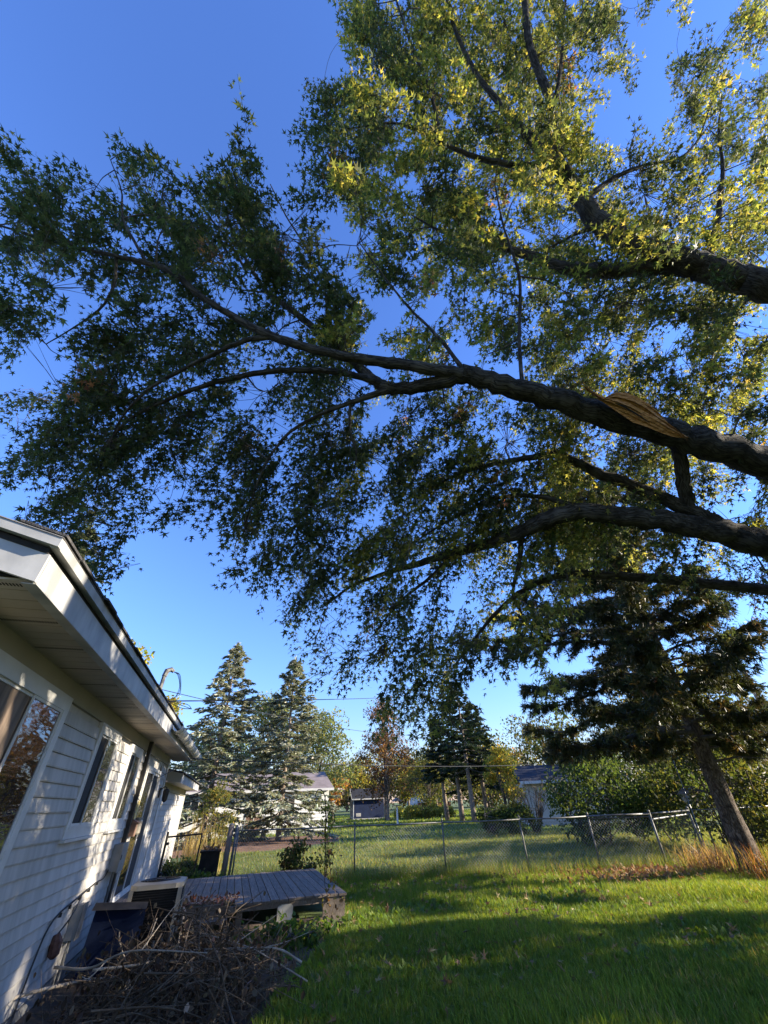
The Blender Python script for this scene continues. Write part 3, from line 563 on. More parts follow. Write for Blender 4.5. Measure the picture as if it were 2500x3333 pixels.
limb([(1270, 1268, 4.65, 30), (1160, 1305, 4.7, 22), (1040, 1350, 4.7, 16), (930, 1420, 4.7, 12), (850, 1540, 4.7, 8), (800, 1700, 4.7, 5)])
limb([(900, 1095, 4.6, 24), (800, 1108, 4.65, 20), (700, 1150, 4.7, 17), (600, 1200, 4.7, 15), (480, 1270, 4.7, 12), (390, 1370, 4.7, 8), (350, 1480, 4.7, 5)])
limb([(480, 858, 5.0, 16), (440, 790, 5.1, 12), (400, 710, 5.3, 9), (395, 620, 5.5, 6), (360, 520, 5.7, 4)], sides=8)
limb([(800, 880, 6.7, 12), (740, 780, 6.8, 9), (660, 680, 7.0, 7), (600, 600, 7.1, 5)], sides=8)
limb([(1060, 1100, 5.6, 14), (1060, 960, 6.0, 10), (1010, 830, 6.4, 8), (930, 700, 6.7, 6), (880, 600, 7.0, 4)], sides=8)
limb([(380, 835, 5.1, 13), (370, 930, 5.1, 12), (330, 1000, 5.0, 9), (250, 1060, 5.0, 6), (150, 1120, 5.0, 4)], sides=8)
limb([(1140, 1310, 4.7, 14), (1140, 1400, 4.7, 10), (1160, 1480, 4.7, 7), (1140, 1580, 4.7, 5)], sides=8)
limb([(2620, 1800, 5.0, 122), (2500, 1772, 4.9, 112), (2350, 1735, 4.85, 100), (2200, 1705, 4.8, 88), (2050, 1682, 4.8, 80), (1880, 1667, 4.8, 74), (1780, 1688, 4.8, 64), (1700, 1730, 4.9, 54), (1560, 1775, 5.0, 44), (1450, 1808, 5.1, 32), (1350, 1838, 5.2, 26), (1250, 1868, 5.3, 18), (1150, 1905, 5.4, 12), (1070, 1960, 5.5, 7)], (7.5, .75, 3.0, .30))
limb([(2360, 1725, 4.85, 70), (2220, 1650, 4.9, 56), (2080, 1588, 5.0, 48), (1960, 1545, 5.1, 42), (1880, 1505, 5.2, 36), (1800, 1482, 5.3, 30), (1660, 1500, 5.5, 20), (1500, 1540, 5.6, 14), (1350, 1620, 5.7, 8)])
limb([(2240, 1670, 4.9, 55), (2228, 1590, 4.85, 52), (2212, 1480, 4.7, 50), (2190, 1420, 4.65, 44)], sides=10)
limb([(1900, 1660, 4.8, 26), (1830, 1635, 4.9, 22), (1740, 1615, 5.0, 18), (1600, 1625, 5.1, 14), (1450, 1700, 5.2, 10), (1300, 1800, 5.3, 6)], sides=8)
limb([(1700, 1735, 4.9, 26), (1690, 1830, 5.0, 20), (1670, 1930, 5.1, 12), (1700, 2000, 5.2, 7)], sides=8)
limb([(1480, 1800, 5.1, 20), (1400, 1880, 5.1, 14), (1300, 1960, 5.2, 10), (1220, 2060, 5.3, 6)], sides=8)
limb([(2620, 1935, 5.5, 48), (2500, 1922, 5.4, 46), (2250, 1893, 5.3, 40), (2050, 1878, 5.3, 36), (1880, 1868, 5.3, 30), (1780, 1885, 5.4, 24), (1690, 1930, 5.5, 20), (1620, 1990, 5.6, 16), (1560, 2060, 5.7, 12), (1470, 2180, 5.8, 7)], (7.5, .8, 2.7, .14), sides=10)
limb([(2700, 1020, 5.4, 112), (2500, 940, 5.6, 108), (2380, 895, 5.7, 102), (2250, 858, 5.75, 98), (2130, 828, 5.85, 92), (2060, 795, 5.95, 84), (1960, 730, 6.15, 76), (1890, 650, 6.35, 66), (1840, 575, 6.5, 58), (1795, 515, 6.65, 50)], (7.6, .6, 5.2, .36))
limb([(1810, 545, 6.6, 36), (1800, 400, 6.8, 38), (1785, 310, 7.0, 34), (1740, 200, 7.2, 28), (1715, 90, 7.4, 28), (1705, -80, 7.7, 22)])
limb([(1800, 520, 6.65, 44), (1745, 470, 6.8, 42), (1690, 410, 7.0, 30), (1620, 330, 7.3, 24), (1540, 220, 7.6, 18), (1480, 90, 8.0, 14), (1440, -60, 8.4, 9)])
limb([(1790, 535, 6.6, 24), (1680, 537, 6.6, 24), (1560, 515, 6.6, 20), (1450, 470, 6.6, 15), (1350, 420, 6.6, 11), (1260, 400, 6.7, 8), (1130, 420, 6.8, 5)], sides=8)
limb([(1806, 330, 6.95, 18), (1828, 200, 7.2, 14), (1835, 60, 7.4, 10), (1850, -80, 7.6, 7)], sides=8)
limb([(2240, 858, 5.9, 70), (2100, 872, 5.9, 62), (1950, 882, 5.9, 56), (1830, 872, 6.0, 50), (1740, 840, 6.1, 38), (1650, 810, 6.2, 26), (1560, 790, 6.3, 18), (1440, 755, 6.5, 10), (1340, 700, 6.7, 6)])
limb([(2300, 870, 5.85, 36), (2335, 720, 6.3, 24), (2352, 560, 6.7, 15), (2340, 420, 7.0, 9), (2350, 320, 7.2, 5)], sides=8)
limb([(1900, 660, 6.3, 26), (1980, 590, 6.4, 20), (2090, 540, 6.5, 14), (2220, 510, 6.6, 10), (2300, 420, 6.8, 6)], sides=8)
limb([(1700, 1265, 4.42, 18), (1690, 1100, 4.8, 14), (1690, 900, 5.2, 12), (1640, 740, 5.6, 8), (1610, 600, 6, 5)], sides=8)
limb([(1510, 1205, 4.4, 20), (1420, 1090, 4.7, 13), (1330, 1000, 5.0, 10), (1250, 900, 5.4, 7), (1170, 790, 5.8, 4)], sides=8)
limb([(1440, 470, 6.6, 12), (1400, 300, 7.0, 13), (1340, 150, 7.4, 11), (1290, 0, 7.8, 8)], sides=8)
limb([(1960, 730, 6.15, 20), (1880, 760, 6.2, 14), (1800, 800, 6.3, 8)], sides=8)
# torn-open wood on the main limb
tw = [(1868, 1228), (1905, 1250), (1958, 1302), (2010, 1272), (2062, 1278), (2115, 1312), (2170, 1368), (2245, 1432), (2236, 1448), (2170, 1440), (2070, 1398), (1985, 1342), (1925, 1290), (1880, 1255)]
dep = lambda x: 4.25-(abs(x-2060)/200)**2*.03
P = np.array([at(x, y, dep(x)) for x, y in tw]); UP = P[:8]; LO = P[[0, 13, 12, 11, 10, 9, 8, 7]]; LO = LO*.8+UP*.2; nv = -unit(ray(2050, 1340)); ui = np.linspace(0, 1, 8)
def tp_(u, t): return np.array([np.interp(u, ui, UP[:, k])*(1-t)+np.interp(u, ui, LO[:, k])*t for k in range(3)])
def strip(t0, t1, u0, u1, h, deep, n=9):
    V = []; us = np.linspace(u0, u1, n)
    for i, u in enumerate(us):
        k = min(1, i/2.0, (n-1-i)/1.5); c = (t0+t1)/2; w = (t1-t0)/2*(.15+.85*k); j = RNG.normal(0, .006, 3)
        for t, d in ((c-w, h), (c+w, h), (c+w, -deep), (c-w, -deep)): V.append(tp_(u, t)+nv*(d+RNG.normal()*.004)+j)
    Fs = [(i*4+k, i*4+(k+1) % 4, (i+1)*4+(k+1) % 4, (i+1)*4+k) for i in range(n-1) for k in range(4)]+[(3, 2, 1, 0), tuple((n-1)*4+k for k in range(4))]
    return MB().add(V, Fs)
tb = strip(.12, .95, .10, .99, -.035, .10).build('torn_wood', 'torn_wood', maple, label='orange raw wood where the limb split open')
tt = [0, .16, .30, .42, .58, .74, .88, 1.0]
for j in range(7):
    strip(tt[j]+.012, tt[j+1]-.012, (.0, .22, .10, .26, .16, .05, .28)[j]+RNG.uniform(0, .05), (.80, .92, .99, .97, .99, .95, .84)[j], (-.005, .012, -.02, .018, .004, -.012, -.02)[j], .09).build('splinter', 'torn_wood', tb)
cr_ = MB(); cr_.tube([at(1975, 1302, 4.25), at(2030, 1322, 4.235), at(2085, 1355, 4.235), at(2115, 1376, 4.25)], [.003, .009, .008, .002], 5); cr_.build('crack', 'dark_void', tb)

# how thick the foliage stands, read from the photograph in squares of 100 px (0 open sky .. 9 closed)
DENS = """
0000000000068888777734537
0000000000068888888641254
0000000000278888887531466
0000000000588888887653676
0100020000788888888766646
4301542430678888888876778
6756778875278888888854888
7667888886366888888888888
8778888887545578888888888
8866788888863437888888888
7647788888882667999998888
1467887878884545788888888
4378888656766335778888888
5588888546687757888888888
2788866877787777888888888
3677736788888888888767667
0376235788888888888856566
0245002788888888885664455
0013000478877777664112245
0000000045678777654100034
0000000001565366754200023
0000000000455777642000002
0000000000035664300000001
0000000000022132210000000
0000000000000110000000000
""".split()
LP = np.concatenate([S[::2, :3] for S in LIMBS]); LR = np.concatenate([S[::2, 3] for S in LIMBS])
# one spray = a shoot with pairs of leaves
pos, axis, siz, hue, big = [], [], [], [], []
def add_spray(p, d, L, h, far): pos.append(p); axis.append(d); siz.append(L); hue.append(h); big.append(far)
for ry, row in enumerate(DENS):
    for rx, ch in enumerate(row):
        w = int(ch)
        if not w: continue
        for rep in range(3):
            pxc, pyc = rx*100+50, ry*100+50
            s = min(1, max(0, (pxc-900)/400)); base = 5.35+max(0, (1050-pyc)/1000)*2.7*(.45+.55*s)
            if pxc > 2250 and pyc > 1700: base = 6.2
            if pxc > 1350 and pyc < 1050: base += .75
            n_ = RNG.poisson((w/9)**1.85*.93*(17.0 if pxc < 1050 else (14.5 if pxc > 1750 and pyc < 900 else (23.0 if pxc > 1650 and pyc > 950 else 18.0)))*(base/5)**1.45/3/5)
            for cl in range(n_):
              cpx, cpy = pxc+RNG.uniform(-55, 55), pyc+RNG.uniform(-55, 55); cdp = base*(1+RNG.normal()*.12); cy_ = RNG.random()
              if pxc > 1650 and 850 < pyc < 2150 and RNG.random() < .45: cdp += RNG.uniform(.5, 3.5)
              elif pxc > 1000 and pyc < 1900 and RNG.random() < .22: cdp += RNG.uniform(1, 3)
              p0_ = at(cpx, cpy, cdp); o_ = unit(np.array([p0_[0]-7.6, p0_[1]-.6, 0])); hang = -1.0 if pyc > 950 else .75
              sdr = unit(o_*.55+np.array([0, 0, hang*RNG.uniform(.5, 1.1)])+RNG.normal(0, .28, 3)); SL = RNG.uniform(.35, .95)
              for _ in range(RNG.integers(6, 11)):
                p = p0_+sdr*RNG.uniform(-.5, .5)*SL+RNG.normal(0, .075, 3); px, py, d = (float(v) for v in proj(p))
                if d < (4.8 if cy_ < .93 else 4.2) : p = at(px, py, 4.8+RNG.uniform(0, .4))
                if p[2] < 2.4: continue
                ax = unit(sdr+o_*.25+RNG.normal(0, .38, 3))
                h = 0.0
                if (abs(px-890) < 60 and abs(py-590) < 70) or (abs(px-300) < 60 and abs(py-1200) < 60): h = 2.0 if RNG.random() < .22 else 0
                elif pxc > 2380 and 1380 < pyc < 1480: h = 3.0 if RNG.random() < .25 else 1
                elif pxc > 1050 and cy_ < (.42 if pxc > 1950 else (.66 if pyc < 950 else .5)): h = 1.0  # glow-tinted leaves, more of them in the backlit upper crown
                elif cy_ > .985: h = 2.0 if RNG.random() < .4 else 0
                add_spray(p, ax, RNG.uniform(.34, .60), h, 0)
nf = len(pos)
# the rest of the crown, beside and above the frame
k = 0
while k < 1300:
    p = np.array([7.6, .2, 8.2])+unit(RNG.normal(0, 1, 3))*np.array([7.4, 6.6, 6.0])*RNG.uniform(.45, 1)**.6
    if p[2] < 2.6: continue
    if p[0] > 5.0 and p[2] > 7.5 and RNG.random() < .95: continue
    x, y, wz = proj(p)
    if wz > .2 and -330 < x < 2830 and -330 < y < 3600: continue
    if np.linalg.norm(p-CAM) < 3.2: continue
    add_spray(p, unit(np.array([p[0]-7.6, p[1]-.6, .5])+RNG.normal(0, .8, 3)), RNG.uniform(.5, .8), 0, 1); k += 1
pos = np.array(pos); axis = np.array(axis); siz = np.array(siz); hue = np.array(hue); big = np.array(big)
# boughs: gather sprays into bunches, each bunch hangs on the nearest limb
cell = np.floor(pos/np.array([.95, .95, .95])).astype(int); _, inv = np.unique(cell, axis=0, return_inverse=True); inv = inv.ravel()
tw_ = MB(); nc = inv.max()+1; ctrs = np.array([pos[inv == c].mean(0) for c in range(nc)])
best = np.full(nc, 1e9); bj = np.zeros(nc, int); SP = list(LP); SR = list(np.maximum(LR, .01))
def relax(pts_, off):
    D = np.linalg.norm(ctrs[:, None]-np.asarray(pts_)[None], axis=2); j = D.argmin(1); d = D[np.arange(nc), j]; k = d < best; best[k] = d[k]; bj[k] = j[k]+off
for o_ in range(0, len(SP), 400): relax(SP[o_:o_+400], o_)
done = np.zeros(nc, bool)
for _ in range(nc):
    c = np.where(done, 1e9, best).argmin(); done[c] = True; mem = np.where(inv == c)[0]; ctr = ctrs[c]; a = SP[bj[c]]; L_ = np.linalg.norm(ctr-a)
    mid = (a+ctr)/2+RNG.normal(0, .09*L_, 3)+np.array([0, 0, .10*L_]); P = spline([a, mid, ctr], 4)
    r0 = min(SR[bj[c]]*.7, .006+.012*L_); rr = np.linspace(r0, max(.004, r0*.5), len(P)); tw_.tube(P, rr, 5, False); relax(P[2:], len(SP)); SP += list(P[2:]); SR += list(rr[2:])
    for q in mem:
        b = pos[q]-axis[q]*siz[q]*.5; d2 = np.linalg.norm(P-b, axis=1); s0 = P[d2.argmin()]
        tw_.tube([s0, (s0+b)/2+RNG.normal(0, .03, 3), b, pos[q]+axis[q]*siz[q]*.5], [.0045, .0038, .003, .0015], 3, False)
tw_.build('twigs', 'twig', maple)['kind'] = 'stuff'
# leaves
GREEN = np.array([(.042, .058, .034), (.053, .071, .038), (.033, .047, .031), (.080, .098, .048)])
LIT_YELL = np.array([(.19, .20, .06), (.13, .15, .048), (.28, .27, .085), (.068, .09, .036)])  # yellow leaves, lightened so the tint carries the backlit glow
REDD = np.array([(.28, .13, .07), (.22, .10, .07), (.30, .20, .08)]); GOLD = np.array([(.55, .33, .04), (.45, .30, .05)])
def leaves_for(sel, per, ls):
    n = len(sel)*per; i = np.repeat(sel, per); k = np.tile(np.arange(per), len(sel)); t = (k//2+.6)/(per/2)
    ax = axis[i]; s0 = unit(np.cross(ax, RNG.normal(0, .35, (n, 3))+[0, 0, 1])); side = np.where(k % 2 == 0, 1., -1.)[:, None]
    tipd = unit(ax*.55+side*s0*RNG.uniform(.5, 1.1, (n, 1))+np.array([0, 0, -.35])+RNG.normal(0, .28, (n, 3)))
    L = RNG.uniform(.55, 1.38, n)*ls*(1-.25*t)
    base = pos[i]+ax*((t-.5)*siz[i])[:, None]-np.c_[np.zeros(n), np.zeros(n), .35*siz[i]*t*t]+tipd*(.35*L)[:, None]+RNG.normal(0, .025, (n, 3))
    nr = RNG.normal(0, .55, (n, 3))+[0, 0, 1]
    col = np.where((hue[i] == 1)[:, None], tints(n, LIT_YELL), np.where((hue[i] == 2)[:, None], tints(n, REDD), np.where((hue[i] == 3)[:, None], tints(n, GOLD), tints(n, GREEN))))
    return base, frames(tipd, nr), L, col
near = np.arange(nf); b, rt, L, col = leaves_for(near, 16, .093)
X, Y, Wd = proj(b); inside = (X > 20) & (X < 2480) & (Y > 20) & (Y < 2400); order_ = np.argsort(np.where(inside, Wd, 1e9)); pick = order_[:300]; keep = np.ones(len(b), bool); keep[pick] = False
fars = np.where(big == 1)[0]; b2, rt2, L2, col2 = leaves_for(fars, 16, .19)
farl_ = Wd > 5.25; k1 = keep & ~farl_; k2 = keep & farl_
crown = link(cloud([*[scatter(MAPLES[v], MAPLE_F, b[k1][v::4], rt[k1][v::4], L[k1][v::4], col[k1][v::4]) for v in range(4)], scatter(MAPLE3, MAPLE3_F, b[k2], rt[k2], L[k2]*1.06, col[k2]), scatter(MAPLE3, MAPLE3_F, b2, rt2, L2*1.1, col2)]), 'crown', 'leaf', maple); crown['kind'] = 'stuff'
protos = [fast(np.array(MAPLES[v % 4]), MAPLE_F, tint=np.tile(c, (10, 1))) for v, c in enumerate(tints(10, GREEN))]
for me in protos: me.materials.append(MATS['leaf'])
Ti = np.array(TB)
for k, q in enumerate(pick):
    o = bpy.data.objects.new('leaf', protos[k % 10]); COL.objects.link(o); o.parent = maple
    M = Matrix([[*(rt[q][i]*L[q]), b[q][i]-Ti[i]] for i in range(3)]+[[0, 0, 0, 1]]); o.matrix_local = M
print('maple leaves', len(b), len(b2), 'sprays', nf)

# ================================================================== CONIFERS
def shoots(base, tip, n, L, wid, cols, droop=.2, flat=.5):
    """needle shoots along a branchlet base->tip (arrays)"""
    m = len(base); i = np.repeat(np.arange(m), n); t = RNG.uniform(.12, 1.0, len(i)); d = tip[i]-base[i]; p = base[i]+d*t[:, None]
    ud = unit(d); s = unit(np.cross(ud, [0, 0, 1.])); sg = RNG.choice([-1., 1.], len(i))[:, None]
    td = unit(ud*.7+s*sg*RNG.uniform(.2, 1, (len(i), 1))+RNG.normal(0, .3, (len(i), 3))*[1, 1, flat]+np.array([0, 0, -droop]))
    return p, td
TRI = [(0, 0, 0), (.16, .35, .03), (0, 1, 0), (-.16, .35, -.03)]
def conifer(name, base, h, rb, label, cols, z0=.4, nb=130, per=26, shoot=.17, lean=(0, 0), group=None, power=.85, bare=None, sub=5, droop=.25, trunk_r=None, mat_='needle', skew=None, bark='spruce_bark', upturn=.0):
    bx, by = base; t = thing(name, (bx, by, 0), label, 'tree', group); tr = trunk_r or h*.014+.04
    MB().tube([(bx+lean[0]*k, by+lean[1]*k, -.2+(h+.1)*k) for k in np.linspace(0, 1, 10)], np.linspace(tr, .015, 10)**1.0, 10, rough=.02).build('trunk', bark, t, smooth=True)
    br = MB(); Bs, Ts = [], []
    for k in range(nb):
        u = (k+RNG.uniform(0, .8))/nb; z = z0+(h-z0-.1)*u; a = k*2.399+RNG.normal()*.3; env = rb*(1-u)**power*RNG.uniform(.55, 1.15)+.10
        if skew is not None: env *= 1+skew[2]*max(-.7, math.cos(a-skew[0]))*(1-u)**skew[1]
        o = np.array([bx+lean[0]*z/h, by+lean[1]*z/h, z]); dr = np.array([math.cos(a), math.sin(a), 0])
        sl = (.55*u-.22*(1-u)); tip = o+dr*env+np.array([0, 0, env*sl]); midp = o+dr*env*.55+np.array([0, 0, env*(sl*.55-.05)])
        if upturn: tip[2] += upturn*env
        P = spline([o, midp, tip], 4); br.tube(P, np.linspace(max(.008, tr*.22*(1-u)+.008), .004, len(P)), 4, False)
        ns = max(3, int(sub*env/rb*2.2)+2)
        for q in range(ns):
            f = RNG.uniform(.18, 1.0); b0 = P[min(len(P)-1, int(f*(len(P)-1)+.5))]; sd = np.cross(dr, [0, 0, 1.])*RNG.choice([-1, 1])
            l2 = env*RNG.uniform(.22, .42)*(1.15-.5*f)+.08; Bs.append(b0); Ts.append(b0+unit(dr*.8+sd*RNG.uniform(.2, 1.0)+np.array([0, 0, -droop*RNG.uniform(.2, 1.4)]))*l2)
        Bs.append(P[len(P)//2]); Ts.append(tip)
    Bs.append(np.array([bx+lean[0]*.9, by+lean[1]*.9, h-.5])); Ts.append(np.array([bx+lean[0], by+lean[1], h+.15]))
    br.build('branches', 'twig', t)['kind'] = 'stuff'
    p, td = shoots(np.array(Bs), np.array(Ts), per, shoot, .2, cols, .15)
    n_ = len(p); V, Fa, C = scatter(TRI, DIAM_F, p, frames(td, RNG.normal(0, .7, (n_, 3))+[0, 0, 1]), RNG.uniform(.7, 1.3, n_)*shoot, tints(n_, cols))
    link(fast(V, Fa, tint=C), 'crown', mat_, t)['kind'] = 'stuff'
    return t
BLUE = [(.31, .33, .25), (.25, .27, .205), (.38, .375, .28), (.17, .19, .13)]
conifer('spruce_tree', (-1.5, 30.5), 11.2, 3.7, 'taller blue-grey spruce nearest the house roof end', BLUE, .9, 132, 40, .26, power=.8)
conifer('spruce_tree', (2.7, 29.5), 10.1, 3.0, 'narrower blue-grey spruce standing right of the taller one', BLUE, .9, 118, 40, .25, power=.78, sub=6)
DARK = [(.030, .048, .022), (.040, .055, .022), (.025, .038, .020)]
for i, (px, D, h, r, z0, lab) in enumerate(((1450, 47, 8.5, 1.8, 3.6, 'leftmost bare-stemmed pine in the grove behind the fence'), (1497, 44, 11.8, 3.0, 3.8, 'tall dark conifer second from left in the grove'), (1535, 42, 11.0, 3.0, 3.5, 'dark conifer third from left in the grove'), (1578, 45, 9.5, 2.6, 2.6, 'rightmost dark conifer of the grove beside the yellow vine'))):
    b = atd(px, 2600, D); conifer('grove_conifer', b[:2], h, r, lab, DARK, z0, 60, 20, .34, group='conifers of the far grove', trunk_r=.24, lean=(-.3 if i == 0 else 0, 0))
b = atd(250, 1800, 25); conifer('spruce_tree', b[:2], 15.0, 3.9, 'pale spruce tip rising over the roof at far left', [(.16, .17, .10), (.13, .15, .09)], 3, 80, 20, .34)
# the pine at the right: long needles in tufts
def pine():
    bx, by = 11.18, 8.56; h = 11.8; t = thing('pine_tree', (bx, by, 0), 'dark pine with straight scaly trunk at the right side of lawn', 'tree')
    zz = np.linspace(0, 1, 26); P = np.c_[bx+.10*np.sin(zz*5), by+.08*np.sin(zz*4+1), -.25+zz*(h+.2)]
    rr = np.interp(zz, [0, .02, .04, .1, .3, .6, 1], [.42, .31, .25, .215, .18, .12, .02])
    MB().tube(P, rr, 18, rough=.03).build('trunk', 'pine_bark', t, smooth=True)
    br = MB(); tp, td_ = [], []
    cdir = math.atan2(-_r0[1], -_r0[0])
    for k in range(96):
        u = ((k+RNG.uniform(0, 1))/96); z = 2.5+(h-2.7)*u**1.15; a = k*2.399+RNG.normal()*.35
        env = np.interp(z, [2.6, 3.6, 5, 7, 9, 11, 12], [3.6, 4.2, 3.9, 3.0, 2.2, 1.1, .3])*RNG.uniform(.65, 1.1)
        env *= 1+.42*math.cos(a-cdir)
        if RNG.random() < .12: env *= .55
        o = np.array([bx, by, z]); dr = np.array([math.cos(a), math.sin(a), 0]); sl = -.10+.55*u
        P = spline([o, o+dr*env*.35+[0, 0, env*(sl*.4+.03)], o+dr*env*.7+[0, 0, env*(sl*.75-.02)]+RNG.normal(0, .08, 3), o+dr*env+[0, 0, env*(sl+.04)]], 4)
        br.tube(P, np.linspace(.016+.012*env, .008, len(P)), 5, False)
        ns = int(12+env*11)
        for q in range(ns):
            f = RNG.uniform(.10, 1)**.8; i = min(len(P)-1, int(f*(len(P)-1))); b0 = P[i]; sd = np.cross(dr, [0, 0, 1.])*RNG.choice([-1, 1])
            l2 = RNG.uniform(.25, .75)*(1.2-.5*f)*min(1, env/2); d2 = unit(dr*.7+sd*RNG.uniform(.1, 1)+np.array([0, 0, RNG.uniform(-1.0, .3)])); e = b0+d2*l2
            br.tube([b0, (b0+e)/2+[0, 0, .03], e], [.008, .006, .004], 3, False)
            for s in np.arange(.15, 1.01, .10): tp.append(b0+(e-b0)*s+RNG.normal(0, .03, 3)); td_.append(unit(d2+RNG.normal(0, .5, 3)))
    br.build('branches', 'twig', t)['kind'] = 'stuff'
    for k in range(7):
        z = RNG.uniform(1.9, 3.4); a = RNG.uniform(0, 6.28); MB().tube([(bx+.15*math.cos(a), by+.15*math.sin(a), z), (bx+.7*math.cos(a), by+.7*math.sin(a), z+.05), (bx+1.2*math.cos(a+.2), by+1.2*math.sin(a+.2), z-.02)], [.03, .02, .006], 5).build('dead_branch', 'twig', t)
    tp = np.array(tp); td_ = np.array(td_); n = len(tp); m = 9; i = np.repeat(np.arange(n), m); nd = unit(td_[i]*.75+RNG.normal(0, .55, (n*m, 3))+[0, 0, -.12])
    c = tints(n, [(.058, .066, .024), (.044, .054, .022), (.10, .092, .032), (.18, .12, .042)], [.40, .36, .18, .06], .25)[i]
    NE = [(-.085, 0, 0), (.085, 0, 0), (.03, 1, -.06)]
    V, Fa, C = scatter(NE, [[(0, 1, 2)]], tp[i], frames(nd, RNG.normal(0, 1, (n*m, 3))), RNG.uniform(.12, .21, n*m), c)
    link(fast(V, Fa, tint=C), 'crown', 'needle', t)['kind'] = 'stuff'; print('pine needles', n*m)
    n = 70; q = RNG.choice(len(tp), n); V, Fa, C = scatter(OVAL, OVAL_F, tp[q]+[0, 0, .02], frames(RNG.normal(0, .5, (n, 3))+[0, 0, -1], RNG.normal(0, 1, (n, 3))), .13, tints(n, [(.35, .13, .05), (.30, .16, .07)]))
    link(fast(V, Fa, tint=C), 'caught_dead_leaves', 'dry_leaf', t)['kind'] = 'stuff'
pine()

# ================================================================== BROAD-LEAVED TREES AND SHRUBS
def broad(name, base, h, rx, cols, label, z0=1.5, n=7000, leaf=.2, trunk_r=.2, blobs=26, ry=None, group=None, cat='tree', open_=.0, stems=1, mat_='leaf', shape=1.0, holes=.25, leafshape=0, ratio=None):
    bx, by = base[:2]; ry = ry or rx; t = thing(name, (bx, by, 0), label, cat, group)
    cz = (z0+h)/2; hz = (h-z0)/2; bl = []; m = MB()
    while len(bl) < blobs:
        v = unit(RNG.normal(0, 1, 3))*RNG.uniform(.35, 1)**.5; 
        p = np.array([v[0]*rx*(1-.35*max(0, v[2])*shape), v[1]*ry*(1-.35*max(0, v[2])*shape), v[2]*hz]); bl.append(p+[bx, by, cz])
    bl = np.array(bl)
    for s in range(stems):
        ox, oy = (0, 0) if stems == 1 else RNG.normal(0, .18*rx, 2)
        top = np.array([bx+ox*2.2, by+oy*2.2, z0+hz*1.3]); P = spline([(bx+ox*.4, by+oy*.4, -.15), (bx+ox, by+oy, z0*.7+.1), top], 6); m.tube(P, np.linspace(trunk_r, trunk_r*.25, len(P)), 8, rough=.04)
    m.build('trunk', 'spruce_bark' if cat == 'tree' else 'dry_stick_dark', t, smooth=True)
    bm_ = MB()
    for p in bl:
        k = RNG.integers(len(P)//2, len(P)); a = P[k]; bm_.tube(spline([a, (a+p)/2+RNG.normal(0, .1*rx, 3)+[0, 0, .05*h], p], 4), np.linspace(trunk_r*.25+.008, .008, 9), 4, False)
    bm_.build('branches', 'twig', t)['kind'] = 'stuff'
    per = n//blobs; r0 = .42*min(rx, hz, ry)*(1-open_*.4); i = np.repeat(np.arange(blobs), per); rb = r0*RNG.uniform(.6, 1.35, blobs)[i]
    v = unit(RNG.normal(0, 1, (len(i), 3)))*(RNG.uniform(.15, 1, (len(i), 1))**.45); q = bl[i]+v*rb[:, None]*[1.15, 1.15, .85]
    q = q[q[:, 2] > .05*h+.02*z0]; n_ = len(q)
    # leaves gather into sprays inside each clump
    q = np.repeat(q[::3], 3, axis=0)[:n_]+RNG.normal(0, leaf*.55, (min(n_, len(q[::3])*3), 3)); n_ = len(q)
    col = tints(n_, cols, ratio); S = (OVAL, OVAL_F) if leafshape else (DIAM, DIAM_F)
    V, Fa, C = scatter(*S, q, frames(RNG.normal(0, 1, (n_, 3))+[0, 0, -.5], RNG.normal(0, .8, (n_, 3))+[0, 0, .6]), RNG.uniform(.65, 1.35, n_)*leaf, col)
    link(fast(V, Fa, tint=C), 'crown', mat_, t)['kind'] = 'stuff'; return t
GG = [(.14, .165, .085), (.11, .14, .065), (.17, .18, .10)]
YG = [(.20, .19, .05), (.14, .16, .04), (.28, .21, .05), (.10, .12, .04)]
BR = [(.105, .055, .036), (.075, .042, .032), (.15, .09, .045), (.055, .05, .03)]
broad('willow_tree', atd(860, 2500, 62), 14.3, 4.2, GG, 'grey-green tree rising between the two spruces', 3, 9000, .34, .35, 34)
broad('willow_tree', atd(1035, 2500, 60), 12.0, 4.4, GG, 'round grey-green tree right of the narrower spruce', 2, 9000, .34, .35, 34)
broad('willow_tree', atd(700, 2500, 66), 12.0, 4.5, GG, 'grey-green tree hidden behind the taller spruce', 2, 5000, .4, .35, 24)
broad('maple_sapling', atd(1085, 2600, 64), 5.3, 2.3, [(.27, .13, .045), (.22, .10, .04), (.27, .18, .055)], 'small orange autumn tree left of the blue shed', 1.4, 4500, .22, .12, 20)
broad('brown_tree', atd(1262, 2600, 53), 8.6, 3.6, BR, 'brown-leaved tree overhanging the right end of blue shed', 1.7, 6200, .23, .22, 38, open_=.4)
broad('brown_tree', atd(1255, 2600, 55), 12.4, 2.6, [(.13, .075, .06), (.16, .09, .06), (.1, .07, .06)], 'sparse purple-brown tree top behind the brown tree', 6.5, 2600, .24, .2, 24, open_=.5)
for px, D, h, r, lab in ((1190, 92, 9.5, 4.5, 'yellow-green tree behind the shed roof'), (1330, 95, 9.0, 5, 'golden tree behind the brown tree'), (1420, 88, 8, 4, 'golden tree between brown tree and the grove'), (1600, 85, 9.5, 5, 'yellowing tree seen through the grove trunks')):
    broad('autumn_tree', atd(px, 2600, D), h, r, YG, lab, 2.2, 5000, .42, .3, 26, group='autumn trees far behind')
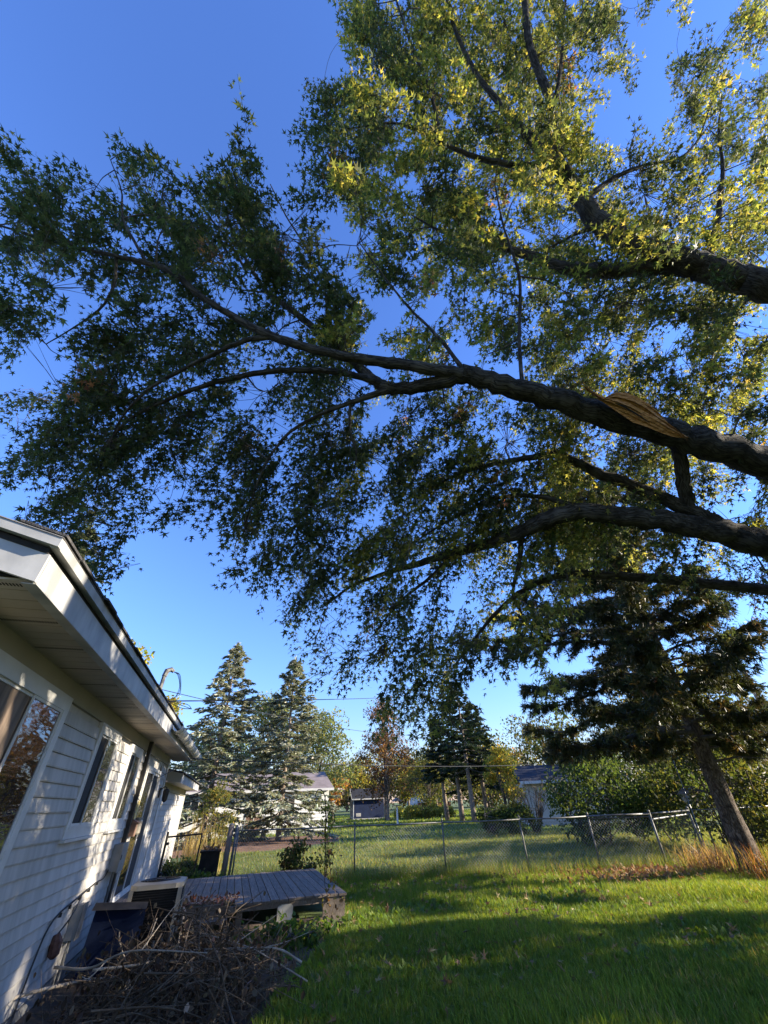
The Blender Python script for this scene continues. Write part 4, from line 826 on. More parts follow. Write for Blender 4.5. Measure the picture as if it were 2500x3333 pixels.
for px, D, h, r, lab in ((760, 110, 10, 8, 'olive distant tree behind the white house'), (960, 120, 9.5, 8, 'olive distant tree left of the shed'), (1130, 125, 10, 8, 'olive distant tree directly behind the shed'), (1340, 130, 10, 8, 'olive distant tree behind the garden bed'), (1500, 120, 10.5, 8, 'olive distant tree behind the grove trunks'), (1680, 110, 10, 8, 'olive distant tree left of the grey house')):
    broad('distant_tree', atd(px, 2600, D), h, r, [(.105, .09, .036), (.08, .082, .032), (.15, .095, .04)], lab, .3, 3600, .7, .4, 26, group='distant trees on the horizon')
broad('autumn_tree', atd(405, 2110, 24), 9.0, 1.1, [(.34, .28, .05), (.22, .23, .05)], 'bright yellow tree top peeking over the roof edge', 6, 2000, .2, .15, 14)
broad('autumn_tree', atd(535, 2310, 26), 6.6, .7, [(.34, .28, .05), (.22, .23, .05)], 'small yellow treetop just behind the gutter', 4.6, 1100, .2, .1, 10)
broad('vine_column', atd(1648, 2600, 29), 4.3, .9, [(.26, .24, .05), (.14, .17, .04), (.34, .24, .05)], 'upright yellow-green vine clump left of the bare shrub', .5, 5200, .13, .06, 24, cat='shrub', stems=3)
for px, D, h, r, lab in ((1610, 27, 1.3, 1.0, 'low dark bush at the foot of the yellow vine'), (1690, 26.5, 1.2, 1.1, 'low dark bush in front of the bare shrub')):
    broad('bush', atd(px, 2650, D), h, r, [(.035, .055, .02), (.05, .07, .02)], lab, .1, 2600, .11, .03, 16, cat='shrub', stems=3)
for i, (px, D, h, r, lab) in enumerate(((1930, 21, 3.0, 2.0, 'dark green shrub mass behind the fence, left of the birdhouse'), (2060, 23, 3.4, 2.0, 'dark green shrub behind the fence next to the guy wires'), (2190, 22, 2.8, 1.7, 'dark shrub right behind the fence corner'), (2330, 20, 3.4, 2.0, 'tall leafy yellow-green shrub right of the pine trunk'), (2440, 19, 3.6, 1.9, 'dense sunlit shrub at the right edge behind side fence'))):
    cc = [(.04, .062, .02), (.055, .08, .024)] if i < 3 else [(.06, .07, .022), (.085, .085, .024), (.04, .055, .02)]
    broad('hedge_shrub', atd(px, 2640, D), h, r, cc, lab, .15, 5200, .13, .05, 26, cat='shrub', stems=3, group='shrubs behind the fence')
for px, D, h, r, lab in ((2380, 34, 8.5, 3.6, 'tall green tree behind the utility pole'), (2150, 40, 8.5, 4.0, 'green tree far behind the pine trunk'), (1880, 46, 8.0, 4.2, 'green tree far behind the grey house'), (1740, 60, 9, 5, 'green tree beyond the grey house roof'), (1590, 54, 9.5, 3.6, 'dark green tree directly behind the grove trunks'), (1400, 74, 8.0, 3.6, 'dark green tree between the brown tree and grove')):
    broad('back_tree', atd(px, 2600, D), h, r, [(.05, .065, .024), (.07, .08, .028), (.10, .09, .032)], lab, .4, 5200, .3, .2, 28, group='green trees behind the hedge')
# shade from the neighbour's side comes from two trees past the right edge of the picture
broad('side_tree', (19.0, -.4), 11.0, 1.75, [(.06, .09, .03)], 'tall leafy tree past the right picture edge shading the lawn', 1.2, 5600, .30, .25, 26)
broad('side_tree', (20.5, 1.9), 11.0, .7, [(.06, .09, .03)], 'slim tree past the right picture edge casting a narrow shade band', 1.6, 2400, .28, .18, 18)
broad('side_tree', (15.0, -2.6), 8.5, 2.2, [(.06, .09, .03)], 'shorter tree past the right picture edge beside the maple', 2.0, 4000, .28, .2, 22)
def bare_shrub(name, base, h, r, label, n=26, m_='dry_stick_dark', rad=.014):
    bx, by = base[:2]; t = thing(name, (bx, by, 0), label, 'shrub'); m = MB()
    for k in range(n):
        a = RNG.uniform(0, 6.28); e = np.array([bx+math.cos(a)*r*RNG.uniform(.3, 1), by+math.sin(a)*r*RNG.uniform(.3, 1), h*RNG.uniform(.7, 1)]); o = np.array([bx+.1*math.cos(a), by+.1*math.sin(a), 0]); P = spline([o, o*.45+e*.55+[0, 0, .12*h], e], 5); m.tube(P, np.linspace(rad, rad*.3, len(P)), 4, False)
        for q in range(4): i = RNG.integers(3, len(P)); f = P[i]+RNG.normal(0, .16*r, 3)+[0, 0, .2*h]; m.tube([P[i], (P[i]+f)/2+RNG.normal(0, .02, 3), f], [rad*.5, rad*.4, rad*.2], 3, False)
    m.build('stems', m_, t)['kind'] = 'stuff'; return t
bare_shrub('bare_shrub', atd(1738, 2650, 27), 2.1, 1.3, 'leafless brown shrub in front of the grey house wall', 34, rad=.022)

# ================================================================== FAR BUILDINGS
def far_house(name, c, yaw, w, d, hw, hr, mw, mr, label, wins=(), board=.22, courses=True):
    """box house with gable roof; local x along the front (towards viewer is -y)"""
    t = thing(name, (c[0], c[1], 0), label, 'house'); cs, sn = math.cos(yaw), math.sin(yaw)
    def T(p): return (c[0]+p[0]*cs-p[1]*sn, c[1]+p[0]*sn+p[1]*cs, p[2])
    def bx(x0, x1, y0, y1, z0, z1, nm, m, par=t):
        b = MB().box(x0, x1, y0, y1, z0, z1); b.v = [np.array([T(p) for p in v]) for v in b.v]; b.a = b.v; return b.build(nm, m, par)
    bx(-w/2, w/2, 0, d, -.1, hw, 'wall', mw)
    if courses:
        k = 0
        while .2+k*board < hw-.05: bx(-w/2-.01, w/2+.01, -.025, -.002, .2+k*board, .2+(k+1)*board-.015, 'siding_board', mw); k += 1
    r = MB().prism([T((-w/2-.3, -.45, hw-.02)), T((-w/2-.3, d/2, hw+hr)), T((-w/2-.3, d+.45, hw-.02)), T((-w/2-.3, d+.45, hw+.1)), T((-w/2-.3, d/2, hw+hr+.14)), T((-w/2-.3, -.45, hw+.1))], np.array(T((w+.6, 0, 0)))-np.array(T((0, 0, 0)))).build('roof', mr, t)
    MB().prism([T((-w/2, .01, hw-.01)), T((w/2, .01, hw-.01)), T((w/2, d/2, hw+hr-.05)), T((-w/2, d/2, hw+hr-.05))], np.array(T((0, .05, 0)))-np.array(T((0, 0, 0)))).build('attic', mw, t)
    bx(-w/2-.3, w/2+.3, -.48, -.455, hw-.06, hw+.1, 'fascia_board', 'trim')
    for (x0, x1, z0, z1, mm) in wins:
        f = bx(x0-.08, x1+.08, -.06, -.03, z0-.08, z1+.08, 'window', 'trim'); bx(x0, x1, -.066, -.061, z0, z1, 'pane', mm, f); bx((x0+x1)/2-.02, (x0+x1)/2+.02, -.075, -.067, z0, z1, 'mullion', 'trim', f)
    return t
a = atd(800, 2600, 37)
far_house('white_house', (a[0]-1.0, a[1], 0), R(2), 14.5, 7, 2.55, 1.25, 'far_white', 'far_roof', 'white sided house with brownish roof behind the two spruces', [(-3.2, -2.2, 1.0, 2.1, 'glass'), (1.2, 2.3, .2, 2.1, 'brown_paint'), (3.6, 4.6, 1.0, 2.1, 'glass'), (-6, -5, 1.0, 2.1, 'glass')])
a = atd(1770, 2600, 33)
far_house('grey_house', (a[0]+2.4, a[1]-.2, 0), R(-24), 6.5, 6, 2.3, 1.0, 'far_grey', 'far_roof_dark', 'pale grey house with dark roof behind the bare shrub', [(2.0, 2.9, 1.0, 1.9, 'glass')])
a = atd(1400, 2600, 118)
far_house('white_house', (a[0], a[1], 0), R(-8), 9, 6, 2.7, 1.5, 'far_white', 'far_roof', 'tiny distant white house with red brick base beyond the lawn', [(-2, -1, 1.2, 2.2, 'glass'), (1, 2, 1.2, 2.2, 'glass')], courses=False)
br_ = thing('brick_wall', (a[0], a[1]-2, 0), 'low red brick wall in front of the tiny distant house', 'wall'); MB().box(a[0]-4.2, a[0]+4.2, a[1]-2.6, a[1]-2.3, 0, 1.15).build('brickwork', 'red_brick', br_); MB().box(a[0]-4.25, a[0]+4.25, a[1]-2.65, a[1]-2.25, 1.152, 1.22).build('coping', 'stone', br_)
# navy shed
s0 = atd(1150, 2640, 60); yaw = R(-4); cs, sn = math.cos(yaw), math.sin(yaw)
shed = thing('shed', (s0[0], s0[1], 0), 'navy blue garden shed with white trim and double door', 'shed')
w_, l_, hw, hr = 2.3, 3.9, 2.05, .95         # gable end on the left (-x), long side faces the viewer
def ST(p): return np.array([s0[0]+p[0]*cs-p[1]*sn, s0[1]+p[0]*sn+p[1]*cs, p[2]])
def sbox(x0, x1, y0, y1, z0, z1, nm, m, par=shed):
    b = MB().box(x0, x1, y0, y1, z0, z1); b.v = [np.array([ST(p) for p in v]) for v in b.v]; b.a = b.v; return b.build(nm, m, par)
sbox(0, l_, 0, w_, .1, hw, 'wall', 'shed_blue'); sbox(-.1, l_+.1, -.1, w_+.1, -.05, .098, 'base', 'stone')
for k in range(20): sbox(.02+k*.193, .02+k*.193+.183, -.02, -.003, .12, hw-.02, 'wall_plank', 'shed_blue')
for k in range(11): sbox(-.02, -.003, .03+k*.205, .03+k*.205+.195, .12, hw-.02, 'wall_plank', 'shed_blue')
MB().prism([ST((0.01, 0, hw)), ST((.01, w_/2, hw+hr-.03)), ST((.01, w_, hw))], ST((l_-.02, 0, 0))-ST((0, 0, 0))).build('gable', 'shed_blue', shed)
rf = MB().prism([ST((-.25, -.3, hw-.1)), ST((-.25, w_/2, hw+hr)), ST((-.25, w_+.3, hw-.1)), ST((-.25, w_+.3, hw)), ST((-.25, w_/2, hw+hr+.1)), ST((-.25, -.3, hw))], ST((l_+.5, 0, 0))-ST((0, 0, 0))).build('roof', 'far_roof_dark', shed)
for y0_, y1_ in ((-.3, w_/2), (w_+.3, w_/2)): MB().prism([ST((-.28, y0_, hw-.14)), ST((-.28, y1_, hw+hr-.03)), ST((-.28, y1_, hw+hr+.12)), ST((-.28, y0_, hw+.02))], ST((.03, 0, 0))-ST((0, 0, 0))).build('barge_board', 'trim', rf)
MB().prism([ST((-.25, -.335, hw-.12)), ST((-.25, -.335, hw+.0)), ST((l_+.25, -.335, hw+.0)), ST((l_+.25, -.335, hw-.12))], ST((0, .03, 0))-ST((0, 0, 0))).build('eave_board', 'trim', rf)
for y0_ in (-.03, w_-.06): sbox(-.035, -.021, y0_, y0_+.09, .1, hw-.02, 'corner_trim', 'trim')
sbox(-.02, .07, -.035, -.021, .1, hw-.02, 'corner_trim', 'trim')
for y0_ in (.45, 1.14):
    d = sbox(-.055, -.022, y0_, y0_+.66, .12, 1.9, 'door', 'grey_box')
    for z in (.3, 1.15): sbox(-.062, -.056, y0_+.12, y0_+.54, z, z+.62, 'door_panel', 'shed_blue', d)
    sbox(-.08, -.063, y0_+(.58 if y0_ < 1 else .04), y0_+(.62 if y0_ < 1 else .08), .95, 1.05, 'handle', 'dark_metal', d)
sbox(.35, .95, -.032, -.021, .3, .62, 'vent', 'far_grey')
MB().prism([ST((-1.4, .4, .01)), ST((-.11, .4, .01)), ST((-.11, .4, .14))], ST((0, 1.5, 0))-ST((0, 0, 0))).build('ramp', 'deck_wood', shed)
# feeder post with stones, garden chairs
fx, fy = atd(1293, 2650, 42)[:2]
fd = thing('feeder_post', (fx, fy, 0), 'white bird feeder post standing on the far lawn', 'feeder post')
MB().box(fx-.06, fx+.06, fy-.06, fy+.06, -.05, 1.3).build('post', 'far_white', fd); MB().box(fx-.32, fx+.32, fy-.3, fy+.3, 1.3, 1.36).build('tray', 'raw_wood', fd)
for x in (-.25, .25): MB().box(fx+x-.02, fx+x+.02, fy-.02, fy+.02, 1.36, 1.62).build('upright', 'raw_wood', fd)
MB().prism([(fx-.4, fy-.35, 1.62), (fx+.4, fy-.35, 1.62), (fx, fy-.35, 1.86)], (0, .7, 0)).build('roof', 'far_roof', fd)
for k in range(26):
    x = fx-1.8+k*.15+RNG.normal()*.03; y = fy-.7+RNG.normal()*.15; r = RNG.uniform(.06, .12); P = RNG.normal(0, 1, (1, 3))
    m = MB(); m.tube([(x, y, -.02), (x, y, r*.5), (x+.01, y, r*1.0)], [r*1.1, r, r*.4], 6, rough=.15)
    tag(m.build('edging_stone', 'stone'), 'pale edging stone in the row at the feeder post foot', 'stone', 'edging stones at the feeder post')
def chair(x, y, yaw, lab):
    t = thing('garden_chair', (x, y, 0), lab, 'chair', 'black garden chairs'); c, s = math.cos(yaw), math.sin(yaw)
    def B(x0, x1, y0, y1, z0, z1, nm, tilt=0):
        b = MB().box(x0, x1, y0, y1, z0, z1); o = []
        for v in b.v:
            v = v.copy(); v[:, 1] += (v[:, 2]-.35)*tilt; o.append(np.c_[x+v[:, 0]*c-v[:, 1]*s, y+v[:, 0]*s+v[:, 1]*c, v[:, 2]])
        b.v = o; b.a = o; b.build(nm, 'black_plastic', t)
    B(-.28, .28, -.28, .25, .34, .38, 'seat', 0)
    for k in range(5): B(-.28+k*.115, -.18+k*.115, .22, .25, .39, 1.0-abs(k-2)*.04, 'back_slat', .3)
    for sx in (-.32, .27):
        B(sx, sx+.05, -.3, -.25, 0, .55, 'leg'); B(sx, sx+.05, .2, .25, 0, .55, 'leg'); B(sx-.03, sx+.08, -.34, .3, .552, .58, 'armrest')
for px, lab in ((1366, 'leftmost black garden chair on the far lawn'), (1384, 'middle black garden chair on the far lawn'), (1399, 'rightmost black garden chair on the far lawn')): q = atd(px, 2640, 58); chair(q[0], q[1], R(RNG.uniform(-30, 30)), lab)
for k in range(18):
    q = atd(1300+k*10+RNG.normal()*4, 2640, 55+RNG.normal()*1.2)
    broad('garden_plant', q, RNG.uniform(.8, 1.3), .55, [(.26, .24, .07), (.2, .22, .06), (.12, .15, .05)], 'yellowing garden clump in the far bed right of the feeder', .05, 320, .2, .02, 6, cat='plant', group='clumps of the far garden bed')

# ================================================================== BRUSH PILE
pile = thing('brush_pile', (-.1, 7.2, 0), 'heap of cut dead branches with brown leaves in front of deck', 'brush pile')
pc = np.array([-.22, 6.6]); PR = np.array([.92, 1.35])
def pile_h(x, y): 
    d = np.sqrt(((x-pc[0])/PR[0])**2+((y-pc[1])/PR[1])**2); return np.maximum(0, .42*(1-d**1.8))
mb_ = MB(); pts = []
for k in range(330):
    a = RNG.uniform(0, 6.28); r = RNG.uniform(0, 1)**.6; x, y = pc+PR*r*np.array([math.cos(a), math.sin(a)]); z = pile_h(x, y)*RNG.uniform(.1, 1.12)+.02
    d = unit(np.array([math.cos(a+RNG.normal()*.9), math.sin(a+RNG.normal()*.9), RNG.normal()*.45])); L = RNG.uniform(.45, 1.4); o = np.array([x, y, z])-d*L/2; e = np.array([x, y, z])+d*L/2
    o[2] = max(o[2], .02); e[2] = max(e[2], .02); o[0] = max(o[0], -1.6); e[0] = max(e[0], -1.6)
    P = spline([o, (o+e)/2+RNG.normal(0, .07, 3), e], 4); rr = RNG.uniform(.003, .010); mb_.tube(P, np.linspace(rr, rr*.4, len(P)), 4, False); pts += list(P)
    for q in range(3): i = RNG.integers(1, len(P)); f = P[i]+d*.12+RNG.normal(0, .13, 3); mb_.tube([P[i], f], [rr*.5, .0015], 3, False); pts.append(f)
mb_.build('twigs', 'dry_stick_dark', pile)['kind'] = 'stuff'
pts = np.array(pts); n = 3000; q = RNG.choice(len(pts), n); hang = unit(RNG.normal(0, .5, (n, 3))+[0, 0, -.9])
V, Fa, C = scatter(OVAL, OVAL_F, pts[q]+RNG.normal(0, .05, (n, 3)), frames(hang, RNG.normal(0, 1, (n, 3))), RNG.uniform(.035, .075, n), tints(n, [(.062, .043, .026), (.09, .064, .04), (.042, .03, .02), (.26, .20, .14)], [.42, .28, .22, .08]))
link(fast(V, Fa, tint=C), 'dead_leaves', 'dry_leaf', pile)['kind'] = 'stuff'
def stick(name, pts, r0, r1, label, m_='dry_stick', forks=()):
    P = spline(pts, 6); o = MB().tube(P, np.linspace(r0, r1, len(P)), 7, rough=.05).build(name, m_, pile, smooth=True)
    for i, v in forks: f = P[int(i*(len(P)-1))]; MB().tube(spline([f, f+np.array(v)*.5+RNG.normal(0, .03, 3), f+np.array(v)], 4), np.linspace(r1*1.2, .003, 9), 5).build('fork', m_, o)
    return o
S = lambda *a: [tuple(at(x, y, d)) for x, y, d in a]
stick('long_stick', S((-60, 3290, 3.35), (0, 3268, 3.5), (100, 3232, 3.7), (260, 3195, 4.1), (400, 3178, 4.5), (480, 3160, 4.8), (540, 3140, 5.0)), .017, .009, '')
stick('thick_stick', S((470, 3345, 3.7), (540, 3265, 3.85), (600, 3240, 4.0), (650, 3205, 4.15), (720, 3140, 4.4), (760, 3080, 4.6)), .019, .009, '', forks=((.2, (-.1, .05, -.3)), (.5, (.25, .2, .05))))
stick('curved_stick', S((597, 2985, 4.95), (585, 3060, 4.7), (578, 3110, 4.5), (600, 3170, 4.3), (625, 3225, 4.1), (690, 3270, 3.9), (725, 3333, 3.7)), .011, .007, '')
stick('pale_stick', S((580, 3160, 4.4), (560, 3215, 4.2), (545, 3265, 4.0)), .009, .006, '')
stick('curved_stick', S((400, 2985, 5.1), (388, 3040, 4.9), (395, 3090, 4.75), (418, 3145, 4.6)), .010, .007, '')
stick('curved_stick', S((510, 2990, 5.1), (488, 3050, 4.9), (460, 3120, 4.7)), .010, .006, '')
stick('pale_stick', S((420, 3190, 4.1), (410, 3260, 3.95), (402, 3345, 3.75)), .012, .009, '')
stick('forked_stick', S((610, 3020, 4.9), (600, 3070, 4.8), (640, 3090, 4.75), (670, 3130, 4.6)), .026, .012, '', 'dry_stick_dark')
stick('thin_stick', S((790, 3140, 4.5), (830, 3190, 4.35), (870, 3222, 4.25)), .008, .005, '')
stick('thin_stick', S((640, 3300, 3.9), (700, 3270, 3.9), (740, 3300, 3.8), (760, 3345, 3.7)), .008, .006, '')
for k in range(14):
    a = RNG.uniform(0, 6.28); c_ = np.array([*(pc+PR*RNG.uniform(-.7, .7, 2)), RNG.uniform(.25, .5)]); d_ = np.array([math.cos(a), math.sin(a), RNG.uniform(-.25, .45)])*RNG.uniform(.45, .85)
    o_, e_ = c_-d_, c_+d_; o_[2] = max(.03, o_[2]); e_[2] = max(.03, e_[2]); o_[0] = max(-1.6, o_[0]); e_[0] = max(-1.6, e_[0])
    stick('bare_branch', [tuple(o_), tuple((o_+c_)/2+RNG.normal(0, .06, 3)), tuple(c_+[0, 0, .06]), tuple(e_)], RNG.uniform(.007, .013), .004, '', 'dry_stick' if k % 3 == 0 else 'dry_stick_dark', forks=((.5, tuple(RNG.normal(0, .22, 3))), (.75, tuple(RNG.normal(0, .2, 3)))))
stick('thin_stick', S((270, 3345, 3.8), (330, 3275, 4.0), (400, 3262, 4.2)), .008, .004, '')

# ================================================================== WEEDS, LEAF LITTER AND OTHER PLANTS
def clump(name, x, y, h, n, w, cols, label, cat='plant', lean=.5, group=None, m_='blade', seg=3):
    t = thing(name, (x, y, 0), label, cat, group); V, C, Fq, Ft = blades(np.full(n, x)+RNG.normal(0, w, n), np.full(n, y)+RNG.normal(0, w, n), h*RNG.uniform(.5, 1.1, n), RNG.uniform(.004, .009, n), lean, tints(n, cols))
    link(fast(V, [Fq, Ft], tint=C), 'stalks', m_, t)['kind'] = 'stuff'; return t
def blades(x, y, h, w, lean, col, bias=(0, 0), simple=False):
    n = len(x); a = RNG.uniform(0, 2*math.pi, n); l = np.abs(RNG.normal(0, lean, n))*h; dx, dy = np.cos(a)*l+bias[0]*h, np.sin(a)*l+bias[1]*h; b = RNG.uniform(0, 2*math.pi, n); sx, sy = np.cos(b)*w, np.sin(b)*w; z = gh(x, y)
    if simple:
        V = np.empty((n, 3, 3)); V[:, 0] = np.c_[x-sx, y-sy, z-.01]; V[:, 1] = np.c_[x+sx, y+sy, z-.01]; V[:, 2] = np.c_[x+dx, y+dy, z+h*np.sqrt(np.maximum(.2, 1-(l/h)**2*.6))]
        return V.reshape(-1, 3), np.repeat(col, 3, axis=0), None, (np.arange(n)*3)[:, None]+np.array([[0, 1, 2]])
    V = np.empty((n, 5, 3)); V[:, 0] = np.c_[x-sx, y-sy, z-.01]; V[:, 1] = np.c_[x+sx, y+sy, z-.01]
    V[:, 2] = np.c_[x+dx*.35+sx*.8, y+dy*.35+sy*.8, z+h*.6]; V[:, 3] = np.c_[x+dx*.35-sx*.8, y+dy*.35-sy*.8, z+h*.6]; V[:, 4] = np.c_[x+dx, y+dy, z+h*np.sqrt(np.maximum(.2, 1-(l/h)**2*.6))]
    o = (np.arange(n)*5)[:, None]; return V.reshape(-1, 3), np.repeat(col, 5, axis=0), o+np.array([[0, 1, 2, 3]]), o+np.array([[3, 2, 4]])
STRAW = [(.42, .33, .17), (.34, .25, .12), (.28, .22, .08)]
for px, D, h, n_, lab, cc in ((2310, 14.4, .6, 360, 'dry reddish stalk clump left of the pine trunk foot', [(.24, .15, .105), (.29, .20, .14), (.20, .13, .085)]), (2480, 13.6, .6, 300, 'rusty fern clump right of the pine trunk', [(.24, .11, .055), (.22, .14, .075), (.16, .15, .05)]), (2250, 15.6, .6, 90, 'pale wiry weeds at the fence corner', STRAW), (2440, 15.5, .55, 220, 'yellow grass clump behind the pine trunk', [(.28, .25, .06), (.2, .22, .05)])):
    q = atd(px, 2800, D); clump('dry_clump', q[0], q[1], h, n_, .28, cc, lab)
for x, y, h, n_, lab in ((-1.0, 16.2, 1.5, 120, 'pale dry reed stems behind the narrow gate'), (-.4, 16.8, 1.3, 90, 'straw stems leaning over the black bin')):
    clump('reed_clump', x, y, h, n_, .16, STRAW, lab, lean=.3)
for x, y, h, r, lab in ((-.95, 13.6, .42, .45, 'dark leafy groundcover beside the deck corner and wall'), (-.3, 13.2, .35, .4, 'low green plants behind the deck by gate post'), (-1.2, 15.6, .5, .5, 'green plants inside the gate along the white wall')):
    broad('ground_plant', (x, y), h, r, [(.06, .10, .03), (.04, .07, .02), (.09, .12, .05)], lab, .03, 1500, .085, .01, 14, cat='plant', stems=2, leafshape=1)
broad('garden_shrub', (-.7, 19.5), 2.5, .75, [(.10, .11, .035), (.07, .085, .03), (.17, .14, .05)], 'loose yellow-green shrub between white wall and gate post', .5, 1500, .10, .03, 18, cat='shrub', stems=4)
hx2, hy2 = 1.78, 9.35
vine('wilted_vine', [(1.72, 8.6, .0), (1.76, 8.62, .35), (1.72, 8.7, .7), (1.74, 8.72, 1.0)], 90, .07, [(.06, .05, .03), (.08, .09, .03), (.10, .06, .04)], 'dark wilted weed standing against the deck corner', 'weed', .07, 2)
broad('weed_bush', (1.75, 12.8), 1.0, .42, [(.05, .07, .025), (.08, .09, .03), (.09, .06, .03)], 'dark leafy weed at the far right deck corner', .1, 700, .09, .015, 12, cat='plant', stems=3, leafshape=1)
for k, (x, y) in enumerate(((.55, 8.35), (.8, 8.25), (1.05, 8.4), (1.35, 8.4), (1.75, 8.3), (.95, 7.85), (1.3, 7.9))):
    broad('broadleaf_weed', (x, y), RNG.uniform(.16, .3), .2, [(.07, .12, .03), (.05, .09, .025), (.12, .15, .04)], ('leftmost', 'second from left', 'middle', 'fourth from left', 'rightmost', 'nearer left', 'nearer right')[k]+' of the low broad-leaved weeds under the deck front', .02, 130, .085, .006, 7, cat='weed', stems=2, leafshape=1, group='weeds under the deck front')
n = 2600; g = np.array([gz(x, y) for x, y in zip(RNG.normal(2090, 190, n), RNG.normal(2852, 14, n))]); ok = (g[:, 1] > 6) & (g[:, 1] < 13); g = g[ok]; n = len(g); g[:, 2] = gh(g[:, 0], g[:, 1])+RNG.uniform(.02, .10, n)
V, Fa, C = scatter(OVAL, OVAL_F, g, frames(RNG.normal(0, 1, (n, 3)), RNG.normal(0, .4, (n, 3))+[0, 0, 1]), RNG.uniform(.05, .11, n), tints(n, [(.34, .17, .07), (.26, .13, .06), (.40, .26, .12)]))
tag(link(fast(V, Fa, tint=C), 'leaf_litter', 'dry_leaf'), 'fallen rust-brown leaves on the grass left of the pine', 'leaves', kind='stuff')
n = 260; g = np.c_[RNG.uniform(-1.0, .3, n), RNG.uniform(8.9, 9.5, n), np.full(n, .44)]
V, Fa, C = scatter(OVAL, OVAL_F, g, frames(RNG.normal(0, 1, (n, 3)), RNG.normal(0, .3, (n, 3))+[0, 0, 1]), RNG.uniform(.04, .085, n), tints(n, [(.22, .08, .04), (.30, .2, .13), (.16, .08, .05)]))
tag(link(fast(V, Fa, tint=C), 'leaf_litter', 'dry_leaf'), 'dark red fallen leaves on the deck step by the air conditioner', 'leaves', kind='stuff')

# ================================================================== GRASS
def fence_y(x): return np.interp(x, [p[0] for p in FP], [p[1] for p in FP])
def seen(x, y, pad=80):
    X, Y, W_ = proj(np.c_[x, y, np.full(len(x), .08)]); return (W_ > .2) & (X > -pad) & (X < 2500+pad) & (Y < 3333+pad*2)
def lawn_ok(x, y):
    soil = (x < .35+(y-5.4)*.47) & (y < 8.75); dk = (x < DX1+.03) & (y > DY0-.05) & (y < DY1+.03); hs = x < WX+.05
    pile_ = ((x-pc[0])/PR[0])**2+((y-pc[1])/PR[1])**2 < 1.0
    return ~(dk | hs | pile_ | (soil & (RNG.random(len(x)) > .05)))
LG = [(.165, .235, .042), (.13, .205, .038), (.225, .275, .056), (.105, .165, .032)]
RG = [(.17, .22, .065), (.135, .19, .06), (.21, .235, .08), (.23, .215, .10)]
def patchy(x, y): return np.clip(.5+.5*np.sin(x*1.1+np.sin(y*.9)*2)*np.cos(y*1.3+np.sin(x*.7)), 0, 1)
parts = []
def sow(n, x0, x1, y0, y1, hm, wm, lean, cols, cond, simple=True):
    x = RNG.uniform(x0, x1, n); y = RNG.uniform(y0, y1, n)
    # tufts: pull part of the blades together
    j = RNG.integers(0, n, n); pull = RNG.random(n) < .55; j = (j//14)*14; x = np.where(pull, x[j]+RNG.normal(0, .035, n), x); y = np.where(pull, y[j]+RNG.normal(0, .035, n), y)
    k = seen(x, y) & cond(x, y); x, y = x[k], y[k]; n = len(x); pt = patchy(x, y)
    h = hm*RNG.uniform(.45, 1.25, n)*(.75+.5*pt); w = wm*RNG.uniform(.6, 1.3, n)
    c = tints(n, cols, None, .16)*(1+.5*(pt[:, None]-.5)*[1.1, .8, .6]); dry = RNG.random(n) < .03+.12*(patchy(y*1.7+3, x*1.9) > .86); c[dry] = tints(int(dry.sum()), STRAW)
    V, C, Fq, Ft = blades(x, y, h, w*(1.35 if simple else 1), lean, c, (-.12, -.05), simple); return V, [f for f in (Fq, Ft) if f is not None], C
inside_ = lambda x, y: lawn_ok(x, y) & (y < fence_y(x)+.05)
farl = lambda x, y: inside_(x, y) & ((y > 8.4) | (x > 9.9))
parts.append(sow(340000, -1.0, 10.0, 3.0, 8.6, .125, .0047, .55, LG, inside_, False))
parts.append(sow(330000, -1.6, 18, 5.0, 15, .12, .0046, .55, LG, farl))
tag(link(cloud(parts), 'lawn_grass', 'blade'), 'sunlit green lawn grass in front of the fence', 'grass', kind='stuff')
near_f = lambda x, y: lawn_ok(x, y) & (np.abs(y-fence_y(x)) < .55) & (x > .1)
parts = [sow(46000, 0, 11.5, 9.5, 15.5, .30, .004, .45, RG+LG+[(.28, .22, .11)], near_f)]
tag(link(cloud(parts), 'tall_grass', 'blade'), 'uncut taller grass along the foot of the chain-link fence', 'grass', kind='stuff')
beyond = lambda x, y: (y > fence_y(x)+.05) & (x > WX+.1) & (((x-1)/5)**2+((y-28.5)/5)**2 > 1)
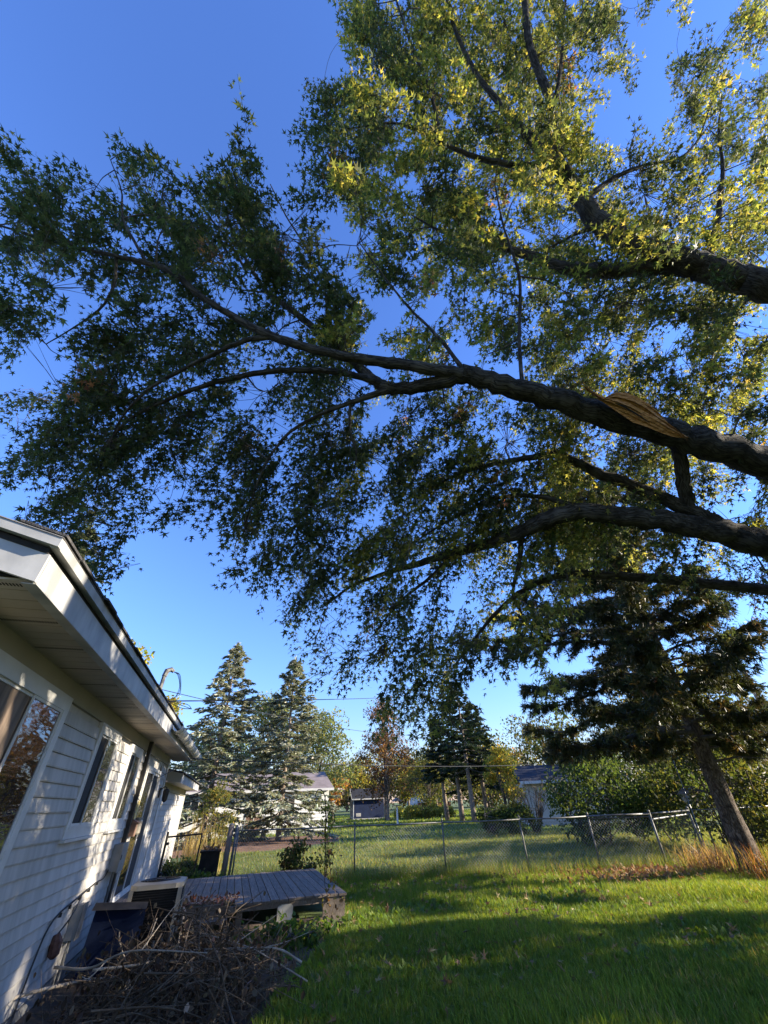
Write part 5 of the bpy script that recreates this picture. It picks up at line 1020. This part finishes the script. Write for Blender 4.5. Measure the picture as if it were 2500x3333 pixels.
parts = [sow(120000, -1.6, 24, 10, 24, .11, .008, .5, RG, beyond), sow(60000, -4, 34, 22, 46, .13, .018, .5, RG[:3]+LG, beyond), sow(28000, -2, 44, 44, 80, .12, .05, .5, LG, beyond)]
tag(link(cloud(parts), 'meadow_grass', 'blade'), 'rough dewy grass of the yard beyond the fence', 'grass', kind='stuff')
n = 1000; g = np.c_[RNG.uniform(1, 11, n), RNG.uniform(5, 13, n), np.zeros(n)]; g = g[inside_(g[:, 0], g[:, 1])]; n = len(g); g[:, 2] = RNG.uniform(.06, .12, n)
V, Fa, C = scatter(MAPLES[1], MAPLE_F, g, frames(RNG.normal(0, 1, (n, 3)), RNG.normal(0, .5, (n, 3))+[0, 0, 1]), RNG.uniform(.07, .12, n), tints(n, [(.26, .18, .08), (.33, .25, .11), (.18, .12, .06)]))
tag(link(fast(V, Fa, tint=C), 'leaf_litter', 'dry_leaf'), 'single fallen autumn leaves scattered over the lawn', 'leaves', kind='stuff')
# broad dandelion rosettes in the near lawn
n = 900; x = RNG.uniform(.6, 7.5, n); y = RNG.uniform(5, 9.5, n); k = seen(x, y) & inside_(x, y); x, y = x[k], y[k]; n = len(x); i = np.repeat(np.arange(n), 6); a = RNG.uniform(0, 6.28, len(i))
td = np.c_[np.cos(a), np.sin(a), RNG.uniform(.5, 1.4, len(i))]; p = np.c_[x[i], y[i], gh(x, y)[i]]
V, Fa, C = scatter(OVAL, OVAL_F, p, frames(td, np.c_[-np.cos(a), -np.sin(a), np.ones(len(i))]), RNG.uniform(.08, .17, len(i)), tints(len(i), [(.10, .17, .03), (.13, .19, .04)]))
tag(link(fast(V, Fa, tint=C), 'lawn_weeds', 'blade'), 'broad-leaved weeds scattered through the near lawn', 'weeds', kind='stuff')
print('tris', sum(sum(len(p.vertices)-2 for p in o.data.polygons) for o in bpy.data.objects if o.type == 'MESH' and len(o.data.polygons) < 5000), 'big', [(o.name, len(o.data.polygons)) for o in bpy.data.objects if o.type == 'MESH' and len(o.data.polygons) >= 5000])
